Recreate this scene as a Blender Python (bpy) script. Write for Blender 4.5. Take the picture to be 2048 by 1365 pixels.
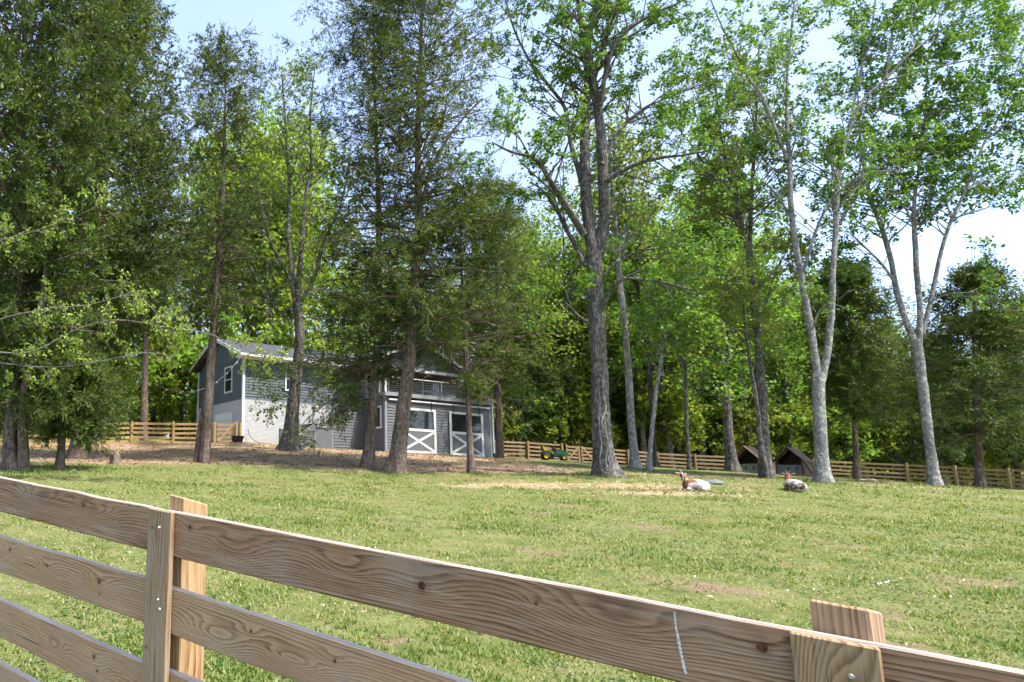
import bpy, bmesh, math, random
import numpy as np
from mathutils import Matrix, Vector

for _o in list(bpy.data.objects):
    bpy.data.objects.remove(_o, do_unlink=True)
SC = bpy.context.scene
COL = SC.collection

# ------------------------------------------------------------------ camera
F_PX = 1359.0; PX0, PY0 = 421.0, 745.0
PITCH = math.radians(9.48); ROLL = 0.027; CAM_Z = 1.45
_F = np.array([0, math.cos(PITCH), math.sin(PITCH)]); _r0 = np.array([1., 0, 0])
_u0 = np.array([0, -math.sin(PITCH), math.cos(PITCH)])
_R = math.cos(ROLL) * _r0 + math.sin(ROLL) * _u0
_U = math.cos(ROLL) * _u0 - math.sin(ROLL) * _r0
_C = np.array([0, 0, CAM_Z])
cd = bpy.data.cameras.new('camera'); cam = bpy.data.objects.new('camera', cd); COL.objects.link(cam)
cd.sensor_fit = 'HORIZONTAL'; cd.sensor_width = 36.0
cd.lens = F_PX / 2048 * 36
cd.shift_x = (1024 - PX0) / 2048; cd.shift_y = (PY0 - 682.5) / 2048
cd.clip_start = 0.05; cd.clip_end = 3000
cam.matrix_world = Matrix(((_R[0], _U[0], -_F[0], _C[0]), (_R[1], _U[1], -_F[1], _C[1]), (_R[2], _U[2], -_F[2], _C[2]), (0, 0, 0, 1)))
SC.camera = cam

# ------------------------------------------------------------------ world, sun, exposure
SUN_EL = math.radians(61); SUN_AZ = math.radians(130)     # azimuth clockwise from +Y
w = bpy.data.worlds.new('World'); SC.world = w; w.use_nodes = True
nt = w.node_tree; nt.nodes.clear()
sky = nt.nodes.new('ShaderNodeTexSky'); sky.sky_type = 'NISHITA'; sky.sun_disc = False
sky.sun_elevation = SUN_EL; sky.sun_rotation = SUN_AZ; sky.air_density = 1.0; sky.dust_density = 1.2; sky.ozone_density = 3.0
bg = nt.nodes.new('ShaderNodeBackground'); bg.inputs['Strength'].default_value = 0.145
wo = nt.nodes.new('ShaderNodeOutputWorld')
# thin bright haze cloud over the whole dome
_tc = nt.nodes.new('ShaderNodeTexCoord'); _mp = nt.nodes.new('ShaderNodeMapping'); _mp.inputs['Scale'].default_value = (1.0, 1.0, 2.2)
_ns = nt.nodes.new('ShaderNodeTexNoise'); _ns.inputs['Scale'].default_value = 1.7; _ns.inputs['Detail'].default_value = 7; _ns.inputs['Roughness'].default_value = 0.55; _ns.inputs['Distortion'].default_value = 0.5
_rp = nt.nodes.new('ShaderNodeValToRGB'); _rp.color_ramp.elements[0].position = 0.33; _rp.color_ramp.elements[0].color = (.22, .22, .22, 1); _rp.color_ramp.elements[1].position = 0.72; _rp.color_ramp.elements[1].color = (.64, .64, .64, 1)
_mx = nt.nodes.new('ShaderNodeMix'); _mx.data_type = 'RGBA'; _mx.inputs[7].default_value = (1.42, 1.44, 1.95, 1)
nt.links.new(_tc.outputs['Generated'], _mp.inputs[0]); nt.links.new(_mp.outputs[0], _ns.inputs['Vector']); nt.links.new(_ns.outputs['Fac'], _rp.inputs[0]); nt.links.new(_rp.outputs[0], _mx.inputs[0]); nt.links.new(sky.outputs[0], _mx.inputs[6])
nt.links.new(_mx.outputs[2], bg.inputs['Color']); nt.links.new(bg.outputs[0], wo.inputs['Surface'])
sd = bpy.data.lights.new('sun', 'SUN'); sd.energy = 2.65; sd.angle = math.radians(2.0); sd.color = (1.0, 0.955, 0.88)
sun = bpy.data.objects.new('sun', sd); COL.objects.link(sun)
_ts = Vector((math.sin(SUN_AZ) * math.cos(SUN_EL), math.cos(SUN_AZ) * math.cos(SUN_EL), math.sin(SUN_EL)))
sun.rotation_euler = _ts.to_track_quat('Z', 'Y').to_euler(); sun.location = _ts * 80
SC.view_settings.view_transform = 'Standard'; SC.view_settings.look = 'None'
SC.view_settings.gamma = 1.0; SC.view_settings.exposure = 2.06
SC.view_settings.use_curve_mapping = False
SC.render.engine = 'CYCLES'
SC.cycles.max_bounces = 5; SC.cycles.diffuse_bounces = 4; SC.cycles.glossy_bounces = 2
SC.cycles.transmission_bounces = 3; SC.cycles.transparent_max_bounces = 4
SC.cycles.caustics_reflective = False; SC.cycles.caustics_refractive = False
SC.cycles.use_denoising = True; SC.cycles.use_light_tree = False
SC.cycles.sample_clamp_indirect = 6.0
SC.cycles.use_adaptive_sampling = True; SC.cycles.adaptive_threshold = 0.03; SC.cycles.adaptive_min_samples = 20

# ------------------------------------------------------------------ helpers
def at(px, py, Y):
    """point at world depth Y on the line of sight through a photo point (survey helper)"""
    d = _F + _R * ((px - PX0) / F_PX) - _U * ((py - PY0) / F_PX)
    return _C + d * (Y / d[1])

def rng(seed): return np.random.default_rng(seed)
def nrm(v):
    v = np.asarray(v, float); return v / np.maximum(np.linalg.norm(v, axis=-1, keepdims=True), 1e-9)

def tag(o, label=None, cat=None, group=None, kind=None):
    if label: o['label'] = label
    if cat: o['category'] = cat
    if group: o['group'] = group
    if kind: o['kind'] = kind
    return o

def link(o, parent=None):
    COL.objects.link(o)
    if parent is not None: o.parent = parent
    return o

def empty(name, loc=(0, 0, 0), rz=0.0):
    o = bpy.data.objects.new(name, None); o.location = [float(c) for c in loc]; o.rotation_euler = (0, 0, rz)
    o.empty_display_size = 0.3
    return link(o)

def mesh_np(name, V, faces, mat=None, attr=None, smooth=False):
    """faces: list of int arrays (n,k)."""
    me = bpy.data.meshes.new(name)
    V = np.ascontiguousarray(V, dtype=np.float32)
    me.vertices.add(len(V)); me.vertices.foreach_set('co', V.ravel())
    faces = [np.asarray(f, dtype=np.int32) for f in faces if len(f)]
    nl = sum(f.size for f in faces); npol = sum(len(f) for f in faces)
    me.loops.add(nl); me.polygons.add(npol)
    me.loops.foreach_set('vertex_index', np.concatenate([f.ravel() for f in faces]))
    tot = np.concatenate([np.full(len(f), f.shape[1], np.int32) for f in faces])
    st = np.concatenate([[0], np.cumsum(tot)[:-1]]).astype(np.int32)
    me.polygons.foreach_set('loop_start', st)
    me.polygons.foreach_set('loop_total', tot)
    if smooth: me.polygons.foreach_set('use_smooth', np.ones(npol, bool))
    me.update(calc_edges=True)
    if attr:
        for k, (dom, a) in attr.items():
            at_ = me.attributes.new(k, 'FLOAT', dom); at_.data.foreach_set('value', np.asarray(a, np.float32))
    if mat: me.materials.append(mat)
    me.validate(verbose=False)
    return me

def ob(name, me, parent=None, loc=None):
    o = bpy.data.objects.new(name, me)
    if loc is not None: o.location = [float(c) for c in loc]
    return link(o, parent)

def bm_obj(name, bm, mat, parent=None, loc=None, smooth=False):
    me = bpy.data.meshes.new(name); bm.normal_update(); bm.to_mesh(me); bm.free()
    if smooth: me.polygons.foreach_set('use_smooth', np.ones(len(me.polygons), bool))
    if mat: me.materials.append(mat)
    return ob(name, me, parent, loc)

def bm_box(bm, x0, x1, y0, y1, z0, z1, bev=0.0):
    vs = [bm.verts.new(c) for c in ((x0, y0, z0), (x1, y0, z0), (x1, y1, z0), (x0, y1, z0), (x0, y0, z1), (x1, y0, z1), (x1, y1, z1), (x0, y1, z1))]
    fs = [bm.faces.new([vs[i] for i in q]) for q in ((0, 3, 2, 1), (4, 5, 6, 7), (0, 1, 5, 4), (1, 2, 6, 5), (2, 3, 7, 6), (3, 0, 4, 7))]
    if bev > 0:
        es = list({e for f in fs for e in f.edges})
        bmesh.ops.bevel(bm, geom=es, offset=bev, segments=1, affect='EDGES', profile=0.5)

def box(name, x0, x1, y0, y1, z0, z1, mat, parent=None, bev=0.0):
    bm = bmesh.new(); bm_box(bm, min(x0, x1), max(x0, x1), min(y0, y1), max(y0, y1), min(z0, z1), max(z0, z1), bev)
    return bm_obj(name, bm, mat, parent)

def bm_beam(bm, a, b, w, h, up=(0, 0, 1), bev=0.0):
    """box from a to b, w sideways, h in the up direction"""
    a = Vector([float(c) for c in a]); b = Vector([float(c) for c in b]); d = (b - a); L = d.length; d.normalize()
    s = d.cross(Vector(up)); s.normalize(); t = s.cross(d)
    n0 = len(bm.verts)
    vs = []
    for q in (a, b):
        for (i, j) in ((-1, -1), (1, -1), (1, 1), (-1, 1)):
            vs.append(bm.verts.new(q + s * (i * w / 2) + t * (j * h / 2)))
    fs = [bm.faces.new([vs[i] for i in q]) for q in ((0, 1, 2, 3), (7, 6, 5, 4), (0, 4, 5, 1), (1, 5, 6, 2), (2, 6, 7, 3), (3, 7, 4, 0))]
    bmesh.ops.recalc_face_normals(bm, faces=fs)
    if bev > 0:
        es = list({e for f in fs for e in f.edges})
        bmesh.ops.bevel(bm, geom=es, offset=bev, segments=1, affect='EDGES', profile=0.5)

def beam(name, a, b, w, h, mat, parent=None, up=(0, 0, 1), bev=0.0):
    bm = bmesh.new(); bm_beam(bm, a, b, w, h, up, bev); return bm_obj(name, bm, mat, parent)

def poly_prism(name, pts, y0, y1, mat, parent=None):
    """polygon in (x,z) extruded along y from y0 to y1"""
    bm = bmesh.new()
    A = [bm.verts.new((p[0], y0, p[1])) for p in pts]; B = [bm.verts.new((p[0], y1, p[1])) for p in pts]
    fs = [bm.faces.new(A), bm.faces.new(list(reversed(B)))]
    for i in range(len(pts)):
        j = (i + 1) % len(pts); fs.append(bm.faces.new((A[j], A[i], B[i], B[j])))
    bmesh.ops.recalc_face_normals(bm, faces=fs)
    return bm_obj(name, bm, mat, parent)

# ---- node helper
class NT:
    def __init__(self, name):
        self.m = bpy.data.materials.new(name); self.m.use_nodes = True
        self.t = self.m.node_tree; self.t.nodes.clear()
        self.out = self.t.nodes.new('ShaderNodeOutputMaterial')
    def n(self, typ, **kw):
        x = self.t.nodes.new('ShaderNode' + typ)
        for k, v in kw.items(): setattr(x, k, v)
        return x
    def put(self, sock, v):
        if v is None: return
        if hasattr(v, 'is_linked') or hasattr(v, 'links'): self.t.links.new(v, sock)
        else:
            if hasattr(sock.default_value, '__len__') and not hasattr(v, '__len__'): v = [v] * len(sock.default_value)
            if hasattr(v, '__len__') and len(sock.default_value) == 4 and len(v) == 3: v = tuple(v) + (1.0,)
            sock.default_value = v
    def math(self, op, a, b=None, c=None, clamp=False):
        x = self.n('Math', operation=op, use_clamp=clamp); self.put(x.inputs[0], a); self.put(x.inputs[1], b)
        if c is not None: self.put(x.inputs[2], c)
        return x.outputs[0]
    def vmath(self, op, a, b=None):
        x = self.n('VectorMath', operation=op); self.put(x.inputs[0], a)
        if b is not None: self.put(x.inputs[1], b)
        return x.outputs['Value'] if op in ('LENGTH', 'DISTANCE', 'DOT_PRODUCT') else x.outputs[0]
    def co(self, kind='Object'):
        return self.n('TexCoord').outputs[kind]
    def pos(self): return self.n('NewGeometry').outputs['Position']
    def xyz(self, v):
        x = self.n('SeparateXYZ'); self.put(x.inputs[0], v); return x.outputs
    def comb(self, a, b, c):
        x = self.n('CombineXYZ'); self.put(x.inputs[0], a); self.put(x.inputs[1], b); self.put(x.inputs[2], c); return x.outputs[0]
    def scale(self, v, s):
        x = self.n('Mapping'); self.put(x.inputs['Vector'], v); x.inputs['Scale'].default_value = s if hasattr(s, '__len__') else (s, s, s); return x.outputs[0]
    def noise(self, v, scale=5, detail=4, rough=0.55, dist=0.0, off=None, out='Fac'):
        x = self.n('TexNoise'); self.put(x.inputs['Vector'], v); x.inputs['Scale'].default_value = scale
        x.inputs['Detail'].default_value = detail; x.inputs['Roughness'].default_value = rough; x.inputs['Distortion'].default_value = dist
        return x.outputs[out]
    def voro(self, v, scale=5, feature='F1', rnd=1.0, out='Distance'):
        x = self.n('TexVoronoi', feature=feature); self.put(x.inputs['Vector'], v); x.inputs['Scale'].default_value = scale
        x.inputs['Randomness'].default_value = rnd; return x.outputs[out]
    def ramp(self, f, stops, interp='LINEAR'):
        x = self.n('ValToRGB'); self.put(x.inputs[0], f); r = x.color_ramp; r.interpolation = interp
        while len(r.elements) < len(stops): r.elements.new(0.5)
        for e, (p, c) in zip(r.elements, stops):
            e.position = p; e.color = (tuple(c) + (1,)) if hasattr(c, '__len__') else (c, c, c, 1)
        return x.outputs[0]
    def mix(self, f, a, b, mode='MIX'):
        x = self.n('Mix', data_type='RGBA', blend_type=mode); self.put(x.inputs[0], f); self.put(x.inputs[6], a); self.put(x.inputs[7], b); return x.outputs[2]
    def attr(self, name):
        return self.n('Attribute', attribute_name=name).outputs['Fac']
    def rnd(self): return self.n('ObjectInfo').outputs['Random']
    def bump(self, h, strength=0.3, dist=0.01, normal=None):
        x = self.n('Bump'); self.put(x.inputs['Height'], h); x.inputs['Strength'].default_value = strength; x.inputs['Distance'].default_value = dist
        if normal is not None: self.put(x.inputs['Normal'], normal)
        return x.outputs[0]
    def bsdf(self, col, rough=0.7, normal=None, metal=0.0, spec=0.3, **kw):
        x = self.n('BsdfPrincipled'); self.put(x.inputs['Base Color'], col); self.put(x.inputs['Roughness'], rough); self.put(x.inputs['Metallic'], metal)
        x.inputs['Specular IOR Level'].default_value = spec
        if normal is not None: self.put(x.inputs['Normal'], normal)
        self.t.links.new(x.outputs[0], self.out.inputs[0]); return x
    def surf(self, s): self.t.links.new(s, self.out.inputs[0])

def plain(name, col, rough=0.6, var=0.12, scale=6.0, metal=0.0, spec=0.3, bump=0.0):
    t = NT(name); p = t.co(); f = t.noise(p, scale, 5, 0.6)
    c2 = tuple(c * (1 - var) for c in col); c3 = tuple(min(1, c * (1 + var)) for c in col)
    c = t.ramp(f, [(0.3, c2), (0.7, c3)])
    nr = t.bump(t.noise(p, scale * 8, 4), bump, 0.01) if bump else None
    t.bsdf(c, rough, nr, metal, spec); return t.m
# ------------------------------------------------------------------ ground
def _survey():
    px = [(1390, 985, 19), (1587, 985, 20), (1215, 953, 24), (1648, 967, 24), (1867, 972, 25), (1535, 957, 27), (1465, 945, 36), (1490, 949, 38), (1580, 951, 38),
          (990, 917, 49), (1126, 924, 50), (1323, 941, 51), (1433, 947, 50), (1560, 953, 49), (1692, 960, 48), (1845, 969, 46), (2019, 981, 42), (1105, 921, 46.5),
          (735, 938, 26), (790, 948, 25), (943, 948, 25), (578, 900, 35), (410, 925, 27), (30, 942, 21), (118, 940, 21.5), (157, 917, 29), (230, 928, 26),
          (245, 887, 41), (338, 888, 41.5), (429, 889, 41.2), (60, 896, 38), (1960, 980, 27), (1713, 960, 36), (1270, 938, 31)]
    P = [at(*q) for q in px]
    P += [(2.0, 40.6, 4.02), (5.0, 41.5, 3.9), (8.7, 40.9, 3.78), (10.7, 41.0, 3.74), (14.5, 42.7, 3.74), (18.6, 44.6, 3.74), (0, 48, 4.6)]
    P += [(-.93, 3.1, .13), (-.15, 2.43, .05), (.98, 1.49, -.08), (2.5, .2, -.2), (-4, 5.6, .42), (0, -5, -.5), (12, -3, -.5), (-10, 0, .3),
          (5, 10, .74), (10, 10, .72), (0, 10, .80), (20, 11, .80), (-5, 12, .98), (9, 15.5, 1.24), (2, 16, 1.32), (24, 17, 1.42), (32, 20, 1.5)]
    P += [(-18, 20, 1.8), (-25, 40, 3.6), (-30, 75, 6.2), (0, 80, 6.2), (40, 85, 4.6), (90, 85, 3.6), (110, 45, 1.6), (80, 20, .9), (60, -10, -.6), (-50, -10, 0)]
    return np.array(P, float)
_SV = _survey()
def _tps_k(r2): return np.where(r2 > 0, 0.5 * r2 * np.log(np.maximum(r2, 1e-12)), 0)
def _tps_fit(P, lam=0.4):
    n = len(P); d2 = ((P[:, None, :2] - P[None, :, :2]) ** 2).sum(-1)
    A = np.zeros((n + 3, n + 3)); A[:n, :n] = _tps_k(d2) + lam * np.eye(n)
    A[:n, n] = 1; A[:n, n + 1:] = P[:, :2]; A[n:, :n] = A[:n, n:].T
    b = np.zeros(n + 3); b[:n] = P[:, 2]
    return np.linalg.solve(A, b)
_TW = _tps_fit(_SV)
def ground_z(x, y):
    x = np.asarray(x, float); y = np.asarray(y, float); sh = np.broadcast(x, y).shape
    xf = np.broadcast_to(x, sh).ravel(); yf = np.broadcast_to(y, sh).ravel(); out = np.empty(len(xf)); n = len(_SV)
    for i in range(0, len(xf), 20000):
        a, b = xf[i:i + 20000], yf[i:i + 20000]
        d2 = (a[:, None] - _SV[None, :, 0]) ** 2 + (b[:, None] - _SV[None, :, 1]) ** 2
        z = _tps_k(d2) @ _TW[:n] + _TW[n] + _TW[n + 1] * a + _TW[n + 2] * b
        far = np.hypot(a - 20, b - 35); k = np.clip((far - 75) / 90, 0, 1); k = k * k * (3 - 2 * k)
        out[i:i + 20000] = z * (1 - k) + 4.0 * k
    return out.reshape(sh)
def gz(x, y): return float(ground_z(np.array([x]), np.array([y]))[0])
def gpt(px, Y, dz=0.0):
    """point on the ground in the photo column px (at mid height) and world depth Y"""
    p = at(px, 950, Y); 
    for _ in range(4):
        z = gz(p[0], Y)
        a, b = at(px, 700, Y), at(px, 1250, Y); f = (z - a[2]) / (b[2] - a[2]); p = a + (b - a) * f
    return np.array([p[0], Y, gz(p[0], Y) + dz])
def ghit(px, py):
    lo, hi = 2.0, 90.0; prev = 1.5
    for Y in np.arange(2.0, 80, 0.25):
        p = at(px, py, Y)
        if p[2] < gz(p[0], p[1]): return np.array([p[0], p[1], gz(p[0], p[1])])
    return at(px, py, 50)

def smooth01(a, b, x):
    t = np.clip((x - a) / (b - a), 0, 1); return t * t * (3 - 2 * t)
def vnoise(x, y, seed=0):
    """cheap smooth value noise, -1..1"""
    xi = np.floor(x).astype(int); yi = np.floor(y).astype(int); fx = x - xi; fy = y - yi
    fx = fx * fx * (3 - 2 * fx); fy = fy * fy * (3 - 2 * fy)
    def h(i, j):
        n = (i * 374761393 + j * 668265263 + seed * 1274126177) & 0x7fffffff
        n = ((n ^ (n >> 13)) * 1274126177) & 0x7fffffff
        return ((n ^ (n >> 16)) & 0xffff) / 32767.5 - 1
    return (h(xi, yi) * (1 - fx) + h(xi + 1, yi) * fx) * (1 - fy) + (h(xi, yi + 1) * (1 - fx) + h(xi + 1, yi + 1) * fx) * fy
def fbm(x, y, seed=0, oct=4):
    s = 0; a = .5
    for k in range(oct): s = s + a * vnoise(x * 2 ** k, y * 2 ** k, seed + k); a *= .5
    return s

_BARE = []
for (_px, _py, _rx, _ry, _k) in [(1440, 1195, .55, .28, .95), (1300, 1160, .6, .25, .75), (1180, 1120, .6, .3, .6), (1560, 1235, .45, .2, .85), (1490, 1110, .8, .3, .55), (1640, 1080, 1.0, .35, .5), (1780, 1265, .25, .18, .8), (1880, 1160, .5, .25, .55), (720, 1225, .3, .15, .6), (800, 1290, .3, .12, .6), (1000, 1215, .4, .2, .4), (1750, 970, 1.6, .6, .8), (1960, 1060, .9, .3, .5)]:
    _q = ghit(_px, _py); _BARE.append((_q[0], _q[1], _rx, _ry, _k))
def litter_mask(x, y):
    wob = 1.8 * fbm(x * .35, y * .35, 3)
    m = smooth01(24.6, 26.4, y + wob * .7 + 0.05 * (x - 4)) * (1 - smooth01(12.5, 16, x + wob + (y - 26) * -.12)) * (1 - smooth01(41.5, 44, y)) * smooth01(-14, -9, x + wob)
    m2 = np.exp(-(((x - 18.3) / 3.2) ** 2 + ((y - 26) / 1.2) ** 2)) * .8
    m3 = np.exp(-(((x - 24.8) / 3) ** 2 + ((y - 23.0) / .8) ** 2)) * .6
    wood = smooth01(49.5, 52, y)
    return np.maximum(np.maximum(np.clip(m, 0, 1) * .9, np.maximum(m2, m3)), wood)
def straw_mask(x, y):
    wob = fbm(x * .7, y * .7, 9)
    m = np.exp(-(((x - 10.6) / 3.6) ** 2 + ((y - 20.6 + .5 * wob) / .95) ** 2) * 1.1)
    m = np.maximum(m, .6 * np.exp(-(((x - 12.8) / 2.6) ** 2 + ((y - 18.6 + .4 * wob) / .6) ** 2)))
    m = np.maximum(m, .3 * np.exp(-(((x - 23.5) / 4) ** 2 + ((y - 20.4 + .4 * wob) / .5) ** 2)))
    return np.clip(m * 1.25, 0, 1)
def bare_mask(x, y):
    m = smooth01(.12, .40, fbm(x * .9 + 7, y * 1.2, 21, 5)) * .68
    b = np.zeros_like(x)
    for (cx, cy, rx, ry, k) in _BARE: b = np.maximum(b, k * np.exp(-(((x - cx) / rx) ** 2 + ((y - cy) / ry) ** 2)))
    return np.clip(np.maximum(m * smooth01(2, 5, x + .2 * y), b) * (.6 + .8 * fbm(x * 2.5, y * 2.5, 66, 3) + .2), 0, 1)

def _axis(segs):
    a = []
    for (s, e, d) in segs: a += list(np.arange(s, e, d))
    return np.array(a + [segs[-1][1]])
def make_ground():
    gx = _axis([(-700, -120, 60), (-120, -40, 8), (-40, -14, 1.5), (-14, 48, .36), (48, 90, 1.5), (90, 160, 8), (160, 760, 60)])
    gy = _axis([(-300, -30, 45), (-30, -2, 4), (-2, 30, .3), (30, 54, .5), (54, 110, 2.5), (110, 200, 15), (200, 1400, 120)])
    X, Y = np.meshgrid(gx, gy); Z = ground_z(X, Y)
    near = (np.abs(X - 18) < 45) & (Y < 60)
    Z = Z + np.where(near, .05 * fbm(X * .9, Y * .9, 5) + .02 * fbm(X * 3, Y * 3, 8, 2), 0)
    nx, ny = len(gx), len(gy); idx = np.arange(nx * ny).reshape(ny, nx)
    Fq = np.stack([idx[:-1, :-1], idx[:-1, 1:], idx[1:, 1:], idx[1:, :-1]], -1).reshape(-1, 4)
    V = np.stack([X, Y, Z], -1).reshape(-1, 3); x, y = V[:, 0], V[:, 1]
    t = NT('pasture'); p = t.pos()
    lit, stw, bare = t.attr('litter'), t.attr('straw'), t.attr('bare')
    big = t.noise(p, .35, 3); mid = t.noise(p, 2.2, 5, .6); fine = t.noise(p, 26, 5, .7); vf = t.noise(p, 90, 3, .7)
    g = t.ramp(mid, [(.30, (.060, .096, .016)), (.5, (.140, .155, .040)), (.70, (.240, .215, .092))])
    g = t.mix(t.ramp(fine, [(.46, 0), (.58, .85)]), g, (.046, .098, .015)); g = t.mix(t.ramp(t.noise(p, 13, 4, .7), [(.50, 0), (.62, .7)]), g, (.215, .20, .085)); g = t.mix(t.ramp(vf, [(.45, 0), (.72, .55)]), g, (.175, .165, .085))
    g = t.mix(t.ramp(t.noise(p, 7, 4, .65), [(.57, 0), (.66, .65)]), g, (.185, .125, .075))
    dirt = t.ramp(fine, [(.3, (.13, .085, .050)), (.55, (.225, .160, .098)), (.75, (.33, .265, .18))])
    strw = t.ramp(fine, [(.3, (.24, .18, .11)), (.6, (.40, .31, .205)), (.8, (.50, .42, .30))])
    lt = t.ramp(t.noise(t.scale(p, (1, .7, 1)), 9, 6, .75), [(.25, (.10, .062, .036)), (.45, (.235, .155, .094)), (.60, (.36, .25, .16)), (.76, (.48, .39, .27))])
    lt = t.mix(t.ramp(t.noise(p, 1.3, 4, .6), [(.53, 0), (.66, .8)]), lt, (.105, .14, .036))
    brk = t.math('SUBTRACT', t.noise(p, 5, 6, .75), .5)
    def soft(a, lo, hi): return t.ramp(t.math('ADD', a, t.math('MULTIPLY', brk, 1.5)), [(lo, 0), (hi, 1)])
    c = t.mix(soft(bare, .34, .66), g, dirt); c = t.mix(soft(stw, .25, .62), c, strw); c = t.mix(soft(lit, .3, .62), c, lt)
    h = t.math('ADD', t.math('MULTIPLY', fine, .6), t.math('MULTIPLY', vf, .4))
    t.bsdf(c, .9, t.bump(h, .9, .045), spec=.1)
    me = mesh_np('pasture', V, [Fq], t.m, {'litter': ('POINT', litter_mask(x, y)), 'straw': ('POINT', straw_mask(x, y)), 'bare': ('POINT', bare_mask(x, y))}, smooth=True)
    o = ob('pasture', me); tag(o, 'sloping green pasture with worn brown litter under the trees', 'pasture', kind='structure')
make_ground()
_near = lambda x, y: .05 * fbm(x * .9, y * .9, 5) + .02 * fbm(x * 3, y * 3, 8, 2)
def gzn(x, y): return ground_z(x, y) + _near(np.asarray(x, float), np.asarray(y, float))

# ------------------------------------------------------------------ grass blades (uncountable)
def leaf_material(name, cols, trans=0.35, rough=.55, tcol=None, objvar=.0):
    """cols: dark..light list used along the per-leaf random value"""
    t = NT(name); a = t.attr('lv')
    st = [(i / (len(cols) - 1), c) for i, c in enumerate(cols)]
    c = t.ramp(a, st)
    if objvar:
        hs = t.n('HueSaturation'); t.put(hs.inputs['Color'], c)
        r = t.rnd(); t.put(hs.inputs['Value'], t.math('ADD', t.math('MULTIPLY', r, objvar * 2), 1 - objvar))
        t.put(hs.inputs['Hue'], t.math('ADD', t.math('MULTIPLY', r, .05), .475)); c = hs.outputs[0]
    d = t.n('BsdfPrincipled'); t.put(d.inputs['Base Color'], c); d.inputs['Roughness'].default_value = rough; d.inputs['Specular IOR Level'].default_value = .25
    tr = t.n('BsdfTranslucent'); t.put(tr.inputs['Color'], t.mix(1.0, c, tcol or (1.35, 1.3, .7), 'MULTIPLY'))
    m = t.n('MixShader'); m.inputs[0].default_value = trans
    t.t.links.new(d.outputs[0], m.inputs[1]); t.t.links.new(tr.outputs[0], m.inputs[2]); t.surf(m.outputs[0]); return t.m

def make_grass():
    r = rng(11); N = 186000
    Y = np.exp(r.uniform(math.log(3.1), math.log(25), N)); q = r.uniform(-.75, 1.75, N); X = Y * q + r.normal(0, .4, N); edge = 1 - .97 * np.maximum(smooth01(1.25, 1.75, q), smooth01(-.35, -.75, q))
    keep = (r.random(N) > .93 * np.clip(litter_mask(X, Y) * 1.1, 0, 1)) & (r.random(N) > .8 * straw_mask(X, Y)) & (r.random(N) > .88 * np.clip(bare_mask(X, Y), 0, 1))
    cl = fbm(X * 3.5, Y * 3.5, 31, 3); keep &= r.random(N) < (.62 + .8 * cl) * edge
    X, Y = X[keep], Y[keep]; N = len(X); Z = gzn(X, Y) - .006
    lush = np.clip(.5 + 1.3 * fbm(X * .8, Y * .8, 41, 3) + .7 * fbm(X * 3.1, Y * 3.1, 43, 3), 0, 1)
    Vs, lv = [], []
    sc = 1 + .05 * np.clip(Y - 5, 0, 20)
    for k in range(3):
        az = r.uniform(0, 2 * np.pi, N); h = (.015 + .026 * r.random(N) ** 1.5) * (.55 + 1.0 * lush) * sc; lean = r.uniform(.2, 1.5, N) * h; wd = r.uniform(.005, .0105, N) * sc
        ox, oy = X + r.normal(0, .018, N) * sc, Y + r.normal(0, .018, N) * sc
        dx, dy = np.cos(az), np.sin(az)
        b0 = np.stack([ox - dy * wd, oy + dx * wd, Z], -1); b1 = np.stack([ox + dy * wd, oy - dx * wd, Z], -1)
        tp = np.stack([ox + dx * lean, oy + dy * lean, Z + h], -1)
        Vs.append(np.stack([b0, b1, tp], 1)); lv.append(np.clip(.76 - .38 * lush + r.normal(0, .24, N), 0, 1))
    V = np.concatenate(Vs).reshape(-1, 3); lv = np.concatenate(lv)
    Fa = np.arange(len(V)).reshape(-1, 3)
    m = leaf_material('grass_blades', [(.050, .110, .016), (.102, .170, .027), (.178, .224, .046), (.285, .28, .105), (.38, .33, .18)], .3)
    o = ob('grass', mesh_np('grass', V, [Fa], m, {'lv': ('FACE', lv)})); tag(o, 'short patchy green grass growing over the pasture', 'grass', kind='stuff')
    # clover leaves: small flat rosettes
    N = 19000; Y = np.exp(r.uniform(math.log(3.1), math.log(14), N)); X = Y * r.uniform(-.40, 1.3, N)
    k = (fbm(X * 1.2 + 3, Y * 1.2, 77, 3) > .05) & (litter_mask(X, Y) < .3); X, Y = X[k], Y[k]; N = len(X); Z = gzn(X, Y) + r.uniform(.008, .03, N)
    Vs = []
    for j in range(3):
        a = r.uniform(0, 2 * np.pi) + j * 2.094 + r.uniform(-.3, .3, N); L = r.uniform(.010, .019, N) * (1 + .06 * (Y - 3)); dx, dy = np.cos(a), np.sin(a); tl = r.normal(0, .35, N) * L
        b = np.stack([X, Y, Z], -1); t1 = np.stack([X + dx * L - dy * L * .6, Y + dy * L + dx * L * .6, Z + tl], -1); t2 = np.stack([X + dx * L + dy * L * .6, Y + dy * L - dx * L * .6, Z - tl * .5], -1)
        Vs.append(np.stack([b, t1, t2], 1))
    V = np.concatenate(Vs).reshape(-1, 3); lv = np.clip(r.normal(.35, .25, len(V) // 3), 0, 1)
    m = leaf_material('clover_leaf', [(.035, .10, .02), (.068, .155, .032), (.115, .205, .055)], .3)
    o = ob('clover', mesh_np('clover', V, [np.arange(len(V)).reshape(-1, 3)], m, {'lv': ('FACE', lv)})); tag(o, 'low clover leaves mixed into the pasture grass', 'clover', kind='stuff')
make_grass()

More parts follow.
